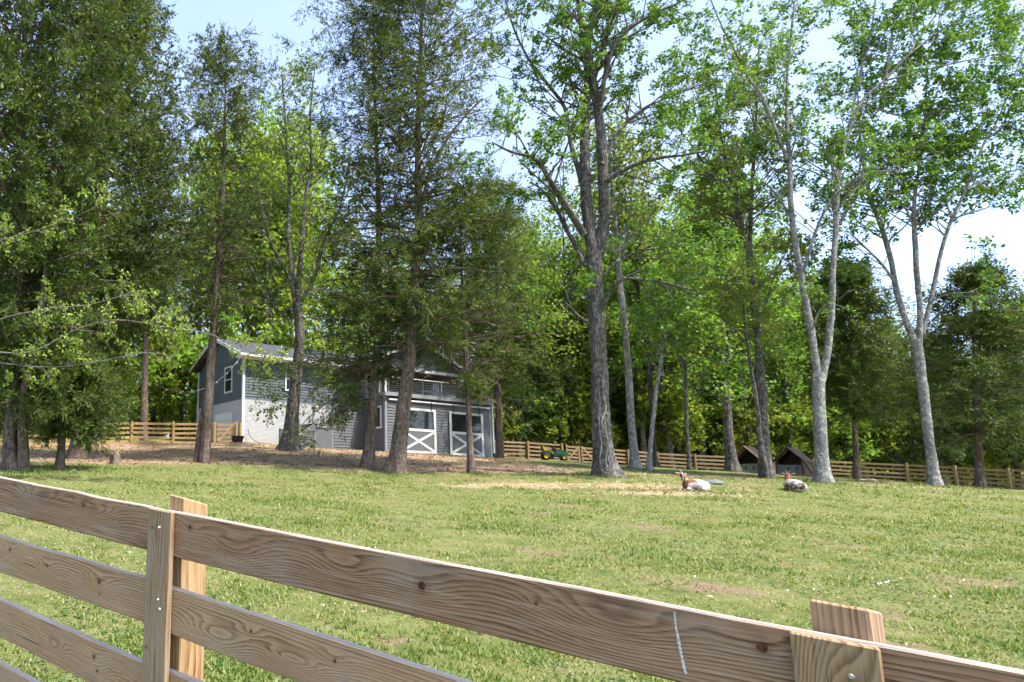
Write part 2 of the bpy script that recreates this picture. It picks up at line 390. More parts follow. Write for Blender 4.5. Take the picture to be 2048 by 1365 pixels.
def ground_cards(name, label, cat, X, Y, L, W, cols, seed, lift=.012, tilt=.25, trans=.15, fl=.1):
    r = rng(seed); n = len(X); Z = gzn(X, Y) + lift + np.abs(r.normal(0, .008, n)); a = r.uniform(0, 6.28, n)
    ax = nrm(np.stack([np.cos(a), np.sin(a), r.normal(0, tilt, n)], -1)); b = nrm(np.cross(ax, np.stack([r.normal(0, tilt, n), r.normal(0, tilt, n), np.ones(n)], -1))); nn = np.cross(ax, b); P = np.stack([X, Y, Z], -1); L = L[:, None]; W = W[:, None]
    V = np.stack([P, P + ax * L * .5 + b * W * .5 + nn * W * fl, P + ax * L, P + ax * L * .5 - b * W * .5 + nn * W * fl], 1).reshape(-1, 3)
    o = ob(name, mesh_np(name, V, [np.arange(len(V)).reshape(-1, 4)], leaf_material(name, cols, trans), {'lv': ('FACE', r.random(n))})); tag(o, label, cat, kind='stuff')
def make_litter():
    r = rng(91); N = 60000; Y = r.uniform(23, 43, N); X = r.uniform(-14, 21, N); m = litter_mask(X, Y); k = (r.random(N) < m * .5) & (fbm(X * .9, Y * .9, 61, 3) > -.25); X, Y = X[k], Y[k]; n = len(X)
    ground_cards('leaf_litter', 'dry brown leaves strewn under the cedars', 'leaf litter', X, Y, r.uniform(.07, .16, n), r.uniform(.04, .10, n), [(.10, .06, .035), (.22, .14, .08), (.35, .245, .15), (.48, .38, .27)], 92)
    N = 16000; X = r.normal(11.5, 3.8, N); Y = r.normal(20.0, 1.3, N); k = r.random(N) < straw_mask(X, Y) * .8; X, Y = X[k], Y[k]; n = len(X)
    ground_cards('straw', 'pale straw scattered in a worn strip before the goats', 'straw', X, Y, r.uniform(.12, .30, n), r.uniform(.008, .02, n), [(.28, .20, .11), (.45, .35, .21), (.60, .49, .33)], 93)
    N = 420; Y = np.exp(r.uniform(math.log(3.3), math.log(16), N)); X = Y * r.uniform(-.35, 1.25, N); k = fbm(X * .9 + 5, Y * .9, 78, 3) > -.02; X, Y = X[k], Y[k]; n = len(X)
    ground_cards('clover_flower', 'tiny white clover heads dotted through the grass', 'flowers', X, Y, r.uniform(.012, .02, n) * (1 + .05 * Y), r.uniform(.012, .02, n) * (1 + .05 * Y), [(.55, .55, .5), (.75, .74, .70)], 94, lift=.045, tilt=.8)
make_litter()

def make_tufts(spots, seed=55):
    r = rng(seed); Vs = []
    for (x, y, rad, n) in spots:
        a = r.uniform(0, 6.28, n); d = rad * (1 + .35 * np.abs(r.normal(0, 1, n))); X = x + np.cos(a) * d; Y = y + np.sin(a) * d; Z = gzn(X, Y) - .01; h = r.uniform(.05, .17, n); w_ = r.uniform(.006, .012, n); b = r.uniform(0, 6.28, n); l = h * r.uniform(.1, .7, n); dx, dy = np.cos(b), np.sin(b)
        Vs.append(np.stack([np.stack([X - dy * w_, Y + dx * w_, Z], -1), np.stack([X + dy * w_, Y - dx * w_, Z], -1), np.stack([X + dx * l, Y + dy * l, Z + h], -1)], 1))
    V = np.concatenate(Vs).reshape(-1, 3); n = len(V) // 3
    o = ob('tall_grass', mesh_np('tall_grass', V, [np.arange(len(V)).reshape(-1, 3)], bpy.data.materials['grass_blades'], {'lv': ('FACE', np.clip(r.normal(.38, .25, n), 0, 1))})); tag(o, 'taller unmown grass tufts round trunk feet and fence posts', 'grass', kind='stuff')
_sp = []
for _px, _Y, _r, _n in [(1213, 24, .62, 420), (1648, 24, .42, 320), (1867, 25, .38, 300), (1534, 27, .42, 300), (1466, 36, .5, 200), (1271, 31, .3, 200), (1298, 29, .2, 140), (1380, 33, .2, 120), (1962, 27, .4, 260), (1714, 36, .3, 160), (788, 25, .5, 260), (735, 26, .4, 200), (943, 25, .25, 160), (408, 27, .4, 200), (30, 21, .6, 300), (119, 21.8, .3, 220), (1735, 26.5, .4, 160), (135, 20.6, .8, 500), (95, 20.2, .6, 300)]:
    _q = gpt(_px, _Y); _sp.append((_q[0], _q[1], _r, _n))
for _px in range(1200, 2060, 24): _q = gpt(_px, float(np.interp(_px, [1196, 1323, 1433, 1560, 1692, 1845, 2019], [50.2, 50.8, 49.8, 48.8, 47.8, 45.8, 41.8]))); _sp.append((_q[0], _q[1], .5, 60))
make_tufts(_sp)
# ------------------------------------------------------------------ trees: generators
def catmull(P, n):
    P = np.asarray(P, float)
    if len(P) == 2: 
        t = np.linspace(0, 1, n)[:, None]; return P[0] * (1 - t) + P[1] * t
    Q = np.vstack([2 * P[0] - P[1], P, 2 * P[-1] - P[-2]])
    seg = np.linalg.norm(np.diff(P[:, :3], axis=0), axis=1); cum = np.concatenate([[0], np.cumsum(seg)]); s = np.linspace(0, cum[-1], n)
    i = np.clip(np.searchsorted(cum, s, side='right') - 1, 0, len(P) - 2); t = ((s - cum[i]) / np.maximum(seg[i], 1e-9))[:, None]
    a, b, c, d = Q[i], Q[i + 1], Q[i + 2], Q[i + 3]
    return .5 * (2 * b + (c - a) * t + (2 * a - 5 * b + 4 * c - d) * t * t + (3 * b - a - 3 * c + d) * t ** 3)

def tubes(P, R, sides, r=None, lump=0.0, flare=None):
    """P (B,K,3), R (B,K) -> verts, quads"""
    B, K, _ = P.shape
    T = np.gradient(P, axis=1); T = nrm(T)
    ref = np.tile(np.array([[.31, .87, .12]]), (B, 1)); mean = nrm(P[:, -1] - P[:, 0]); par = np.abs((mean * nrm(ref)).sum(-1)) > .85; ref[par] = (.9, -.2, .3)
    n1 = nrm(np.cross(T, ref[:, None, :])); n2 = np.cross(T, n1)
    a = np.linspace(0, 2 * np.pi, sides, endpoint=False)
    rr = np.repeat(R[:, :, None], sides, 2)
    if lump and r is not None:
        ph = r.uniform(0, 6.28, (B, 1, 1)); k = np.arange(K)[None, :, None]
        rr = rr * (1 + lump * (np.sin(2 * a[None, None] + ph + k * .35) + .7 * np.sin(3 * a[None, None] - 1.7 * ph + k * .21) + .5 * r.normal(0, 1, rr.shape)))
    if flare is not None: rr = rr * flare(np.arange(K), a)[None]
    V = P[:, :, None] + rr[..., None] * (np.cos(a)[None, None, :, None] * n1[:, :, None] + np.sin(a)[None, None, :, None] * n2[:, :, None])
    idx = np.arange(B * K * sides).reshape(B, K, sides); j = np.roll(idx, -1, 2)
    Fq = np.stack([idx[:, :-1], j[:, :-1], j[:, 1:], idx[:, 1:]], -1).reshape(-1, 4)
    return V.reshape(-1, 3), Fq

class MeshAcc:
    def __init__(s): s.V = []; s.F = []; s.n = 0
    def add(s, V, F): s.V.append(V); s.F.append(F + s.n); s.n += len(V)
    def get(s): return np.concatenate(s.V), s.F

def perp(T, r):
    q = r.normal(0, 1, T.shape); q -= (q * T).sum(-1, keepdims=True) * T; return nrm(q)

def cards(pos, axis, L, W, r, fold=.15):
    b = perp(axis, r); n = np.cross(axis, b); L = L[:, None]; W = W[:, None]
    m = pos + axis * L * .48
    V = np.stack([pos, m + b * W * .5 + n * W * fold, pos + axis * L - n * W * fold * .6, m - b * W * .5 + n * W * fold], 1).reshape(-1, 3)
    return V, np.arange(len(V)).reshape(-1, 4)

def grow(start, d, L, K, r, bend, jit):
    """batch of curved branches: start (B,3), d (B,3), L (B,), bend (B,3) -> P (B,K,3)"""
    s = np.linspace(0, 1, K)[None, :, None]
    wob = np.cumsum(r.normal(0, 1, (len(d), K, 3)), 1) * jit; wob -= wob[:, :1]
    return start[:, None] + L[:, None, None] * (d[:, None] * s + bend[:, None] * s ** 2 + wob * s)

def sample(P, r, n, lo, hi):
    """n random points on each polyline of P (B,K,3): pos, tangent, s (flattened)"""
    B, K, _ = P.shape; s = r.uniform(lo, hi, (B, n)) * (K - 1); i = np.minimum(s.astype(int), K - 2); f = (s - i)[..., None]
    b = np.arange(B)[:, None]; A, C = P[b, i], P[b, i + 1]
    return (A * (1 - f) + C * f).reshape(-1, 3), nrm(C - A).reshape(-1, 3), (s / (K - 1)).ravel(), np.repeat(np.arange(B), n)

def resample_limb(P, R, step=.35):
    L = np.linalg.norm(np.diff(P, axis=0), axis=1).sum(); n = max(6, int(L / step)); Q = catmull(np.column_stack([P, R]), n); return Q[:, :3], np.maximum(Q[:, 3], .008)

def make_tree(name, label, limbs, bark, leafm, seed, n1=150, len1=(1.2, 3.4), k2=6, len2=(.5, 1.2), nleaf=20, leaf=(.10, .16), spread=.10,
              flare=.9, up1=.25, droop=.3, lv=(.5, .25), group=None, wood2=True, sides=14, base=None, flutes=5, bare=0):
    """limbs: list of (P(N,3), R(N), leaf_start) in world coordinates; the first is the trunk"""
    r = rng(seed); base = np.array(limbs[0][0][0] if base is None else base, float)
    acc = MeshAcc(); src = []
    for li, (P, R, ls) in enumerate(limbs):
        P, R = resample_limb(np.asarray(P, float), np.asarray(R, float), .3 if li == 0 else .4)
        P = P + np.cumsum(r.normal(0, .012, P.shape), 0) * (R[:, None] > .03) * .6
        fl = None
        if li == 0:
            h = np.concatenate([[0], np.cumsum(np.linalg.norm(np.diff(P, axis=0), axis=1))]); ph = r.uniform(0, 6.28)
            P = np.vstack([P[0] - [0, 0, .35], P]); R = np.concatenate([[R[0] * 1.05], R]); h = np.concatenate([[0], h])
            def fl(k, a, h=h, ph=ph): return 1 + flare * np.exp(-h / .32)[:, None] * (.45 + .55 * np.clip(np.cos(flutes * a + ph + .6 * np.sin(2 * a)), -.4, 1))[None] + .05 * np.exp(-h / 2.2)[:, None] * np.cos(flutes * a + ph)[None]
        V, F = tubes(P[None], R[None], sides if li == 0 else 9, r, .035, fl); acc.add(V, F)
        n = len(P); i0 = int(ls * (n - 1))
        if ls < 1: src.append((P[i0:], R[i0:]))
    # level 1 branches
    wts = np.array([np.linalg.norm(np.diff(p, axis=0), axis=1).sum() for p, _ in src]); cnt = np.maximum(1, (n1 * wts / wts.sum()).astype(int))
    S, D, L, RR = [], [], [], []; cen = base[:2]
    for (p, rr), c in zip(src, cnt):
        pos, T, s, _ = sample(p[None], r, c, 0, 1); rad = np.interp(s, np.linspace(0, 1, len(rr)), rr)
        q = perp(T, r); d = nrm(.5 * T + .85 * q + np.array([0, 0, up1])); S.append(pos); D.append(d); L.append(r.uniform(*len1, c) * (1.05 - .45 * s)); RR.append(np.clip(rad * .42, .010, .05))
    S, D, L, RR = map(np.concatenate, (S, D, L, RR)); B = len(S)
    P1 = grow(S, D, L, 7, r, np.stack([r.normal(0, .12, B), r.normal(0, .12, B), r.uniform(-.05, .30, B)], -1), .035)
    # limb ends themselves also carry twigs
    V, F = tubes(P1, RR[:, None] * np.linspace(1, .28, 7)[None], 5); acc.add(V, F)
    pos, T, s, bi = sample(P1, r, k2, .38, 1.0); d = nrm(.6 * T + .8 * perp(T, r) + np.array([0, 0, .12])); L2 = r.uniform(*len2, len(pos)) * (1.1 - .35 * s)
    P2 = grow(pos, d, L2, 4, r, np.stack([r.normal(0, .1, len(pos)), r.normal(0, .1, len(pos)), r.uniform(-.25, .1, len(pos))], -1), .05)
    if wood2:
        Q2 = P2[:, [0, 2, 3]]; V, F = tubes(Q2, np.repeat(np.linspace(.007, .003, 3)[None], len(Q2), 0), 3); acc.add(V, F)
    root = empty(name, base)
    tag(root, label, 'tree', group)
    V, F = acc.get(); ob('trunk', mesh_np(name + '_trunk', V - base, F, bark, smooth=True), root)
    pp, T, s, ti = sample(P2[r.random(len(P2)) > .12], r, nleaf, .35, 1.06); M = len(pp)
    pp = pp + r.normal(0, spread, pp.shape); ax = nrm(.7 * T + r.normal(0, .55, pp.shape) + np.array([0, 0, -droop])); Ls = r.uniform(*leaf, M)
    V, F = cards(pp, ax, Ls, Ls * r.uniform(.6, .95, M), r)
    tw = r.normal(0, 1, len(P2))[ti]
    ob('crown', mesh_np(name + '_crown', V - base, [F], leafm, {'lv': ('FACE', np.clip(lv[0] + lv[1] * (.65 * tw + .8 * r.normal(0, 1, M)), 0, 1))}), root)
    return root

def make_cedar(name, label, limbs, bark, leafm, seed, z0, z1, prof, n1=200, k2=13, nsp=15, spray=(.14, .26), rise=.22, flare=.22, lv=(.45, .25), group=None, cat='tree', bare=0, gap=.0, len2=(.35, .8), lean=(0, 0), sw=.21, flutes=6, extra=()):
    """limbs as in make_tree; foliage on branches off the first limb between heights z0..z1 (above base); prof: half widths at even heights"""
    n1, k2, nsp = int(n1 * .80), int(k2 * 1.35), int(round(nsp * 1.14))
    r = rng(seed); base = np.array(limbs[0][0][0], float); acc = MeshAcc()
    for li, (P, R, ls) in enumerate(limbs):
        P, R = resample_limb(np.asarray(P, float), np.asarray(R, float), .3)
        fl = None
        if ls == 0:
            h = np.concatenate([[0], np.cumsum(np.linalg.norm(np.diff(P, axis=0), axis=1))]); ph = r.uniform(0, 6.28)
            P = np.vstack([P[0] - [0, 0, .35], P]); R = np.concatenate([[R[0]], R]); h = np.concatenate([[0], h])
            def fl(k, a, h=h, ph=ph): return 1 + flare * np.exp(-h / .35)[:, None] * (.4 + .6 * np.clip(np.cos(flutes * a + ph), -.5, 1))[None] + .10 * np.exp(-h / 3)[:, None] * np.cos(flutes * a + ph + .25 * h[:, None])
        V, F = tubes(P[None], R[None], 16 if ls == 0 else 8, r, .03, fl); acc.add(V, F)
        if li == 0: TP, TR = P, R
    hz_ = TP[:, 2] - base[2]
    z = z0 + (z1 - z0) * r.random(n1) ** .92; order = np.argsort(z); z = z[order]
    px = np.interp(z, hz_, TP[:, 0]); py = np.interp(z, hz_, TP[:, 1]); rad = np.interp(z, hz_, TR)
    f = (z - z0) / (z1 - z0); half = np.interp(f, np.linspace(0, 1, len(prof)), prof)
    az = np.arange(n1) * 2.39996 + r.uniform(-.5, .5, n1)
    mod = 1 + .55 * vnoise(np.cos(az) * 1.3 + seed * 3.1, np.sin(az) * 1.3 + z * .55, seed) + .25 * vnoise(z * 1.1, az * .8, seed + 5)
    L = half * np.clip(mod, .35, 1.5) * r.uniform(.62, 1.0, n1)
    el = rise + .35 * f ** 2 + r.normal(0, .12, n1); d = nrm(np.stack([np.cos(az) + lean[0], np.sin(az) + lean[1], el], -1))
    S = np.stack([px, py, base[2] + z], -1)
    P1 = grow(S, d, L, 8, r, np.stack([r.normal(0, .06, n1), r.normal(0, .06, n1), r.uniform(-.34, .02, n1) * (1 - .6 * f)], -1), .028)
    for (tr_, Ya, Yb) in extra:
        q = catmull(np.array([at(a_, b_, Ya + (Yb - Ya) * k_ / (len(tr_) - 1)) for k_, (a_, b_) in enumerate(tr_)]), 8)
        for _ in range(4):
            o_ = np.linspace(0, 1, 8)[:, None] * r.normal(0, .22, (1, 3)); P1 = np.concatenate([P1, (q + o_)[None]]); rad = np.append(rad, .10); L = np.append(L, float(np.linalg.norm(q[-1] - q[0]))); S = np.vstack([S, q[0]])
    V, F = tubes(P1, np.clip(rad * .3, .012, .045)[:, None] * np.linspace(1, .25, 8)[None], 5); acc.add(V, F)
    pos, T, s, bi = sample(P1, r, k2, .10, 1.0)
    if gap:
        kp = (vnoise(pos[:, 0] * .8 + seed, pos[:, 2] * .8 + pos[:, 1] * .5, seed + 9) > -1 + gap * 2 * .8); pos, T, s, bi = pos[kp], T[kp], s[kp], bi[kp]
    d2 = nrm(.55 * T + .75 * perp(T, r) + np.array([0, 0, .18])); L2 = r.uniform(*len2, len(pos)) * (.7 + .3 * np.clip(L[bi] / 2, .3, 1.3))
    P2 = grow(pos, d2, L2, 4, r, np.stack([np.zeros(len(pos)), np.zeros(len(pos)), r.uniform(-.35, .1, len(pos))], -1), .06)
    Q2 = P2[::2][:, [0, 2, 3]]; V, F = tubes(Q2, np.repeat(np.linspace(.0055, .0025, 3)[None], len(Q2), 0), 3); acc.add(V, F)
    if bare:
        zb = r.uniform(.65 * z0 + .6, z0 * 1.4 + 4.0, bare); ab = r.uniform(0, 6.28, bare); Sb = np.stack([np.interp(zb, hz_, TP[:, 0]), np.interp(zb, hz_, TP[:, 1]), base[2] + zb], -1)
        db = nrm(np.stack([np.cos(ab), np.sin(ab), r.uniform(-.2, .5, bare)], -1)); Pb = grow(Sb, db, r.uniform(.5, 2.2, bare), 7, r, np.stack([r.normal(0, .15, bare), r.normal(0, .15, bare), r.uniform(-.4, .2, bare)], -1), .06)
        V, F = tubes(Pb, np.linspace(.022, .006, 7)[None].repeat(bare, 0), 5); acc.add(V, F)
        pb, Tb, _, _ = sample(Pb, r, 4, .3, 1); Pt = grow(pb, nrm(.5 * Tb + perp(Tb, r)), r.uniform(.2, .7, len(pb)), 5, r, r.normal(0, .15, (len(pb), 3)), .07)
        V, F = tubes(Pt, np.linspace(.008, .003, 5)[None].repeat(len(Pt), 0), 3); acc.add(V, F)
    root = empty(name, base); tag(root, label, cat, group)
    V, F = acc.get(); ob('trunk', mesh_np(name + '_trunk', V - base, F, bark, smooth=True), root)
    pp, T, s, ti = sample(P2, r, nsp, .05, 1.02); M = len(pp); pp = pp + r.normal(0, .035, pp.shape)
    ax = nrm(.75 * T + r.normal(0, .55, pp.shape) + np.array([0, 0, -.05])); Ls = r.uniform(*spray, M)
    V, F = cards(pp, ax, Ls, Ls * r.uniform(.6, 1.4, M) * sw, r, .1)
    tw = r.normal(0, 1, len(P2))[ti]; tip = np.clip(np.linalg.norm((pp - S[bi[ti]])[:, :2], axis=1) / np.maximum(L[bi[ti]], .3), 0, 1.2)
    ob('crown', mesh_np(name + '_crown', V - base, [F], leafm, {'lv': ('FACE', np.clip(lv[0] + lv[1] * (.5 * tw + .7 * r.normal(0, 1, M) + .5 * (tip - .5)), 0, 1))}), root)
    return root

def tr(trace, Y0, Y1=None, ls=1.0, ground=False, wk=.80):
    """limb from surveyed (px,py,width) points; depth runs Y0..Y1"""
    Y1 = Y0 if Y1 is None else Y1; n = len(trace); P, R = [], []
    for i, (px, py, wd) in enumerate(trace):
        Y = Y0 + (Y1 - Y0) * i / max(1, n - 1); p = at(px, py, Y)
        if i == 0 and ground: p[2] = gz(p[0], p[1])
        P.append(p); R.append(wd * .5 * wk * Y / F_PX / math.sqrt(1 + ((px - PX0) / F_PX) ** 2))
    return np.array(P), np.array(R), ls

# ---- bark
def bark_material(name, cols, vscale=(7, 7, 1.3), lichen=None, bump=.8, ridge=.02, moss=None):
    t = NT(name); p = t.co(); q = t.scale(p, vscale)
    n1 = t.noise(q, 1.6, 6, .65, .4); rid = t.voro(t.vmath('ADD', q, t.vmath('MULTIPLY', t.noise(p, 3, 3, out='Color'), (.9, .9, .9))), 2.2, 'DISTANCE_TO_EDGE')
    f = t.math('ADD', t.math('MULTIPLY', n1, .7), t.math('MULTIPLY', t.math('MINIMUM', rid, .35), 1.0))
    c = t.ramp(f, [(.28, cols[0]), (.5, cols[1]), (.72, cols[2])])
    c = t.mix(t.ramp(t.noise(t.scale(p, (2.2, 2.2, .7)), 1.3, 4, .6), [(.40, .55), (.58, 0)]), c, tuple(q * .9 for q in cols[0]))
    if lichen: c = t.mix(t.ramp(t.noise(p, 6.5, 6, .7), [(.52, 0), (.62, .8)]), c, lichen)
    if moss: c = t.mix(t.ramp(t.noise(t.scale(p, (2, 2, .8)), 1.4, 5, .7), [(.55, 0), (.7, .6)]), c, moss)
    t.bsdf(c, .9, t.bump(f, bump, ridge), spec=.15); return t.m
BK_OAK = bark_material('bark_grey_brown', [(.042, .035, .029), (.115, .100, .086), (.215, .197, .175)], (7, 7, .9), (.23, .23, .21), 1.0, .035)
BK_GREY = bark_material('bark_pale_grey', [(.105, .098, .088), (.225, .215, .195), (.36, .345, .315)], (9, 9, 3.0), (.42, .42, .38), .6, .015)
BK_CEDAR = bark_material('bark_cedar', [(.060, .038, .027), (.175, .122, .090), (.315, .25, .20)], (13, 13, .55), (.23, .20, .175), 1.0, .03)
BK_DARK = bark_material('bark_dark', [(.025, .022, .018), (.075, .065, .052), (.14, .125, .10)], (6, 6, 1.5))
BK_DOG = bark_material('bark_dogwood', [(.10, .09, .078), (.20, .185, .165), (.32, .30, .28)], (10, 10, 4))
LF_MAPLE = leaf_material('leaf_spring_green', [(.055, .125, .018), (.095, .20, .025), (.15, .265, .038), (.235, .33, .06)], .45)
LF_OLIVE = leaf_material('leaf_olive', [(.075, .13, .022), (.125, .195, .032), (.19, .25, .046), (.28, .31, .075)], .5)
LF_LIME = leaf_material('leaf_lime', [(.105, .19, .022), (.165, .265, .032), (.235, .335, .045), (.33, .40, .06)], .55)
LF_CEDAR = leaf_material('leaf_cedar', [(.026, .054, .010), (.052, .090, .015), (.088, .130, .022), (.150, .180, .038)], .33)
LF_CEDAR2 = leaf_material('leaf_cedar_soft', [(.034, .064, .011), (.066, .106, .017), (.108, .148, .026), (.180, .205, .046)], .36)
LF_DOG = leaf_material('leaf_dogwood', [(.11, .19, .025), (.17, .26, .035), (.24, .32, .05), (.32, .38, .07)], .45)
LF_WOOD = leaf_material('leaf_wood', [(.065, .125, .017), (.12, .20, .026), (.19, .275, .038), (.27, .345, .058)], .58, objvar=.2)
LF_DARK = leaf_material('leaf_wood_dark', [(.026, .055, .014), (.048, .088, .020), (.08, .125, .028), (.125, .165, .042)], .32, objvar=.2)
# ------------------------------------------------------------------ trees: the surveyed ones
def build_trees():
    # central big tree, forks at mid height
    L = [tr([(1213, 953, 66), (1208, 915, 55), (1204, 860, 49), (1202, 780, 46), (1197, 700, 43), (1191, 600, 43), (1188, 530, 47), (1188, 505, 46)], 24, 24, 1, True),
         tr([(1188, 515, 34), (1173, 423, 32), (1168, 349, 29), (1166, 279, 26), (1171, 224, 22), (1173, 149, 18), (1168, 90, 15), (1158, 20, 12), (1150, -90, 9), (1146, -220, 4)], 24, 25.5, .35),
         tr([(1194, 518, 34), (1209, 430, 32), (1208, 359, 29), (1206, 279, 26), (1198, 209, 25), (1186, 139, 22), (1181, 90, 19), (1193, 30, 16), (1206, -60, 12), (1215, -180, 8), (1222, -300, 3)], 24, 23, .35),
         tr([(1168, 470, 20), (1134, 413, 18), (1099, 359, 15), (1074, 319, 12), (1024, 304, 8), (985, 285, 4)], 24, 22.2, .3),
         tr([(1172, 535, 15), (1150, 490, 13), (1130, 455, 11), (1112, 415, 9), (1085, 380, 6), (1060, 365, 3)], 24, 25.8, .3),
         tr([(1166, 375, 15), (1140, 285, 13), (1129, 219, 11), (1099, 174, 9), (1054, 115, 7), (1020, 40, 5), (1000, -50, 3)], 24.3, 26.5, .2),
         tr([(1208, 365, 17), (1248, 339, 14), (1303, 319, 11), (1373, 309, 7), (1430, 300, 3)], 23.7, 21.8, .2),
         tr([(1200, 212, 16), (1211, 144, 14), (1238, 75, 12), (1303, 30, 9), (1368, 0, 7), (1430, -50, 4)], 23.4, 22, .2),
         tr([(1204, 330, 14), (1240, 260, 11), (1290, 215, 9), (1345, 190, 6), (1400, 170, 3)], 23.6, 25.8, .2),
         tr([(1188, 150, 12), (1215, 60, 10), (1255, -30, 8), (1290, -130, 5)], 23.4, 25, .1),
         tr([(1200, 625, 14), (1222, 580, 12), (1243, 558, 10), (1290, 560, 8), (1345, 570, 6), (1400, 585, 3)], 23.8, 21.5, .25),
         tr([(1203, 560, 10), (1240, 520, 8), (1300, 500, 6), (1370, 490, 4), (1420, 500, 2)], 23.8, 22.6, .2),
         tr([(1178, 650, 8), (1150, 625, 6), (1125, 600, 4)], 23.9, 23.2, .3)]
    big = make_tree('broadleaf_tree', 'tallest broadleaf tree with thick vine-scarred dark trunk, in the middle of the pasture edge', L, BK_OAK, LF_MAPLE, 1, n1=300, len1=(1.3, 3.2), k2=6, len2=(.35, .85), nleaf=25, leaf=(.08, .14), spread=.065, flare=.6, lv=(.45, .24), flutes=5)
    for pts, w0 in (([(1214, 945), (1211, 915), (1216, 890), (1210, 862), (1203, 845), (1212, 815), (1206, 780), (1209, 740)], .035), ([(1206, 950), (1200, 920), (1203, 890), (1198, 850), (1200, 800), (1195, 760)], .024), ([(1221, 948), (1217, 920), (1213, 900), (1214, 875), (1209, 840)], .03)):
        P = np.array([at(a, b, 23.62 + .05 * (k == 0)) for k, (a, b) in enumerate(pts)]); P = catmull(P, 40); V, F = tubes(P[None], np.linspace(w0, w0 * .5, 40)[None], 7, rng(len(pts)), .06); ob('vine', mesh_np('vine', V - np.array(big.location), [F], BK_GREY, smooth=True), big)
    # pale forked tree
    L = [tr([(1648, 968, 45), (1646, 920, 36), (1643, 860, 34), (1640, 790, 33), (1639, 748, 35)], 24, 24, 1, True),
         tr([(1637, 760, 22), (1626, 686, 21), (1620, 646, 20), (1611, 593, 19), (1600, 527, 18), (1587, 457, 17), (1580, 400, 16), (1578, 319, 14), (1573, 240, 11), (1576, 120, 8), (1590, 0, 5), (1600, -120, 2)], 24, 24.6, .42),
         tr([(1644, 762, 22), (1656, 699, 20), (1661, 646, 19), (1664, 589, 18), (1666, 527, 17), (1672, 466, 17), (1674, 378, 17), (1685, 309, 15), (1700, 259, 13), (1725, 199, 12), (1770, 159, 10), (1815, 110, 8), (1875, 65, 6), (1960, 20, 4)], 24, 23, .38),
         tr([(1574, 320, 11), (1550, 260, 10), (1522, 190, 9), (1502, 164, 8), (1472, 110, 7), (1447, 60, 5), (1422, 0, 4), (1400, -80, 2)], 24.3, 22.8, .1),
         tr([(1606, 545, 10), (1631, 463, 9), (1665, 398, 8), (1700, 368, 7), (1745, 344, 6), (1815, 344, 3)], 24, 22.2, .3),
         tr([(1679, 450, 11), (1715, 388, 10), (1755, 349, 8), (1795, 309, 6), (1885, 269, 3)], 23.8, 25.2, .2),
         tr([(1772, 160, 8), (1782, 90, 7), (1795, 0, 5), (1805, -110, 3)], 23.2, 23.6, .1),
         tr([(1700, 255, 9), (1720, 150, 8), (1745, 40, 6), (1760, -80, 3)], 23.6, 25, .1),
         tr([(1584, 440, 9), (1556, 395, 8), (1536, 372, 6), (1510, 350, 3)], 24.2, 25.4, .2),
         tr([(1624, 660, 5), (1640, 620, 4), (1665, 600, 3)], 24, 23.2, .3),
         tr([(1768, 162, 8), (1850, 140, 7), (1950, 118, 5), (2060, 95, 3)], 23.3, 21.8, .1), tr([(1722, 205, 8), (1800, 232, 6), (1900, 222, 5), (2010, 200, 3)], 23.6, 24.6, .15), tr([(1815, 112, 6), (1880, 20, 5), (1960, -60, 3)], 23.2, 24.5, .1)]
    make_tree('broadleaf_tree', 'pale grey broadleaf tree forking low into two stems, right of the shelters', L, BK_GREY, LF_MAPLE, 2, n1=290, len1=(1.2, 2.9), k2=6, len2=(.35, .85), nleaf=21, leaf=(.08, .14), spread=.065, flare=.45, lv=(.45, .25))
    # right leaning pale tree with three stems
    L = [tr([(1867, 972, 37.8), (1862, 925, 30.3), (1853, 861, 28.4), (1844, 774, 27.4), (1837, 708, 28.4), (1832, 680, 30.3)], 25, 25, 1, True),
         tr([(1831, 690, 17.9), (1809, 629, 17.9), (1793, 567, 16.1), (1782, 514, 15.2), (1765, 457, 14.2), (1743, 400, 12.3), (1733, 350, 9.5), (1722, 280, 6.6), (1715, 180, 3.7)], 25, 26.2, .4),
         tr([(1838, 690, 18.9), (1840, 611, 17.1), (1833, 541, 16.1), (1829, 466, 14.2), (1827, 398, 11.3), (1838, 320, 8.5), (1850, 220, 5.7), (1858, 100, 2.9)], 25, 24.4, .35),
         tr([(1844, 668, 14.2), (1866, 576, 13.2), (1879, 514, 12.3), (1897, 453, 11.3), (1923, 400, 9.5), (1964, 299, 7.6), (2000, 230, 5.7), (2040, 120, 3.7), (2060, 40, 1.9)], 25, 23.6, .3),
         tr([(1796, 575, 8.5), (1765, 530, 7.6), (1735, 500, 5.7), (1705, 470, 3.7)], 25.4, 24.6, .3),
         tr([(1836, 460, 7.6), (1858, 410, 6.6), (1878, 340, 4.7), (1890, 250, 2.9)], 24.7, 25.4, .2),
         tr([(1905, 438, 6.6), (1945, 425, 5.7), (1990, 412, 3.7), (2040, 415, 1.9)], 24.2, 23.2, .2),
         tr([(1855, 610, 5.7), (1890, 590, 4.7), (1950, 584, 2.9)], 24.8, 23.6, .4), tr([(1935, 380, 6.6), (2000, 350, 5.7), (2080, 330, 2.9)], 24, 24.6, .1), tr([(1985, 260, 5.7), (2060, 230, 4.7), (2140, 180, 2.9)], 23.8, 23, .1)]
    make_tree('broadleaf_tree', 'pale broadleaf tree with three spreading stems, rightmost large trunk before the far fence', L, BK_GREY, LF_MAPLE, 3, n1=240, len1=(1.2, 3.0), k2=6, len2=(.35, .85), nleaf=21, leaf=(.08, .14), spread=.065, flare=.45, lv=(.42, .25))
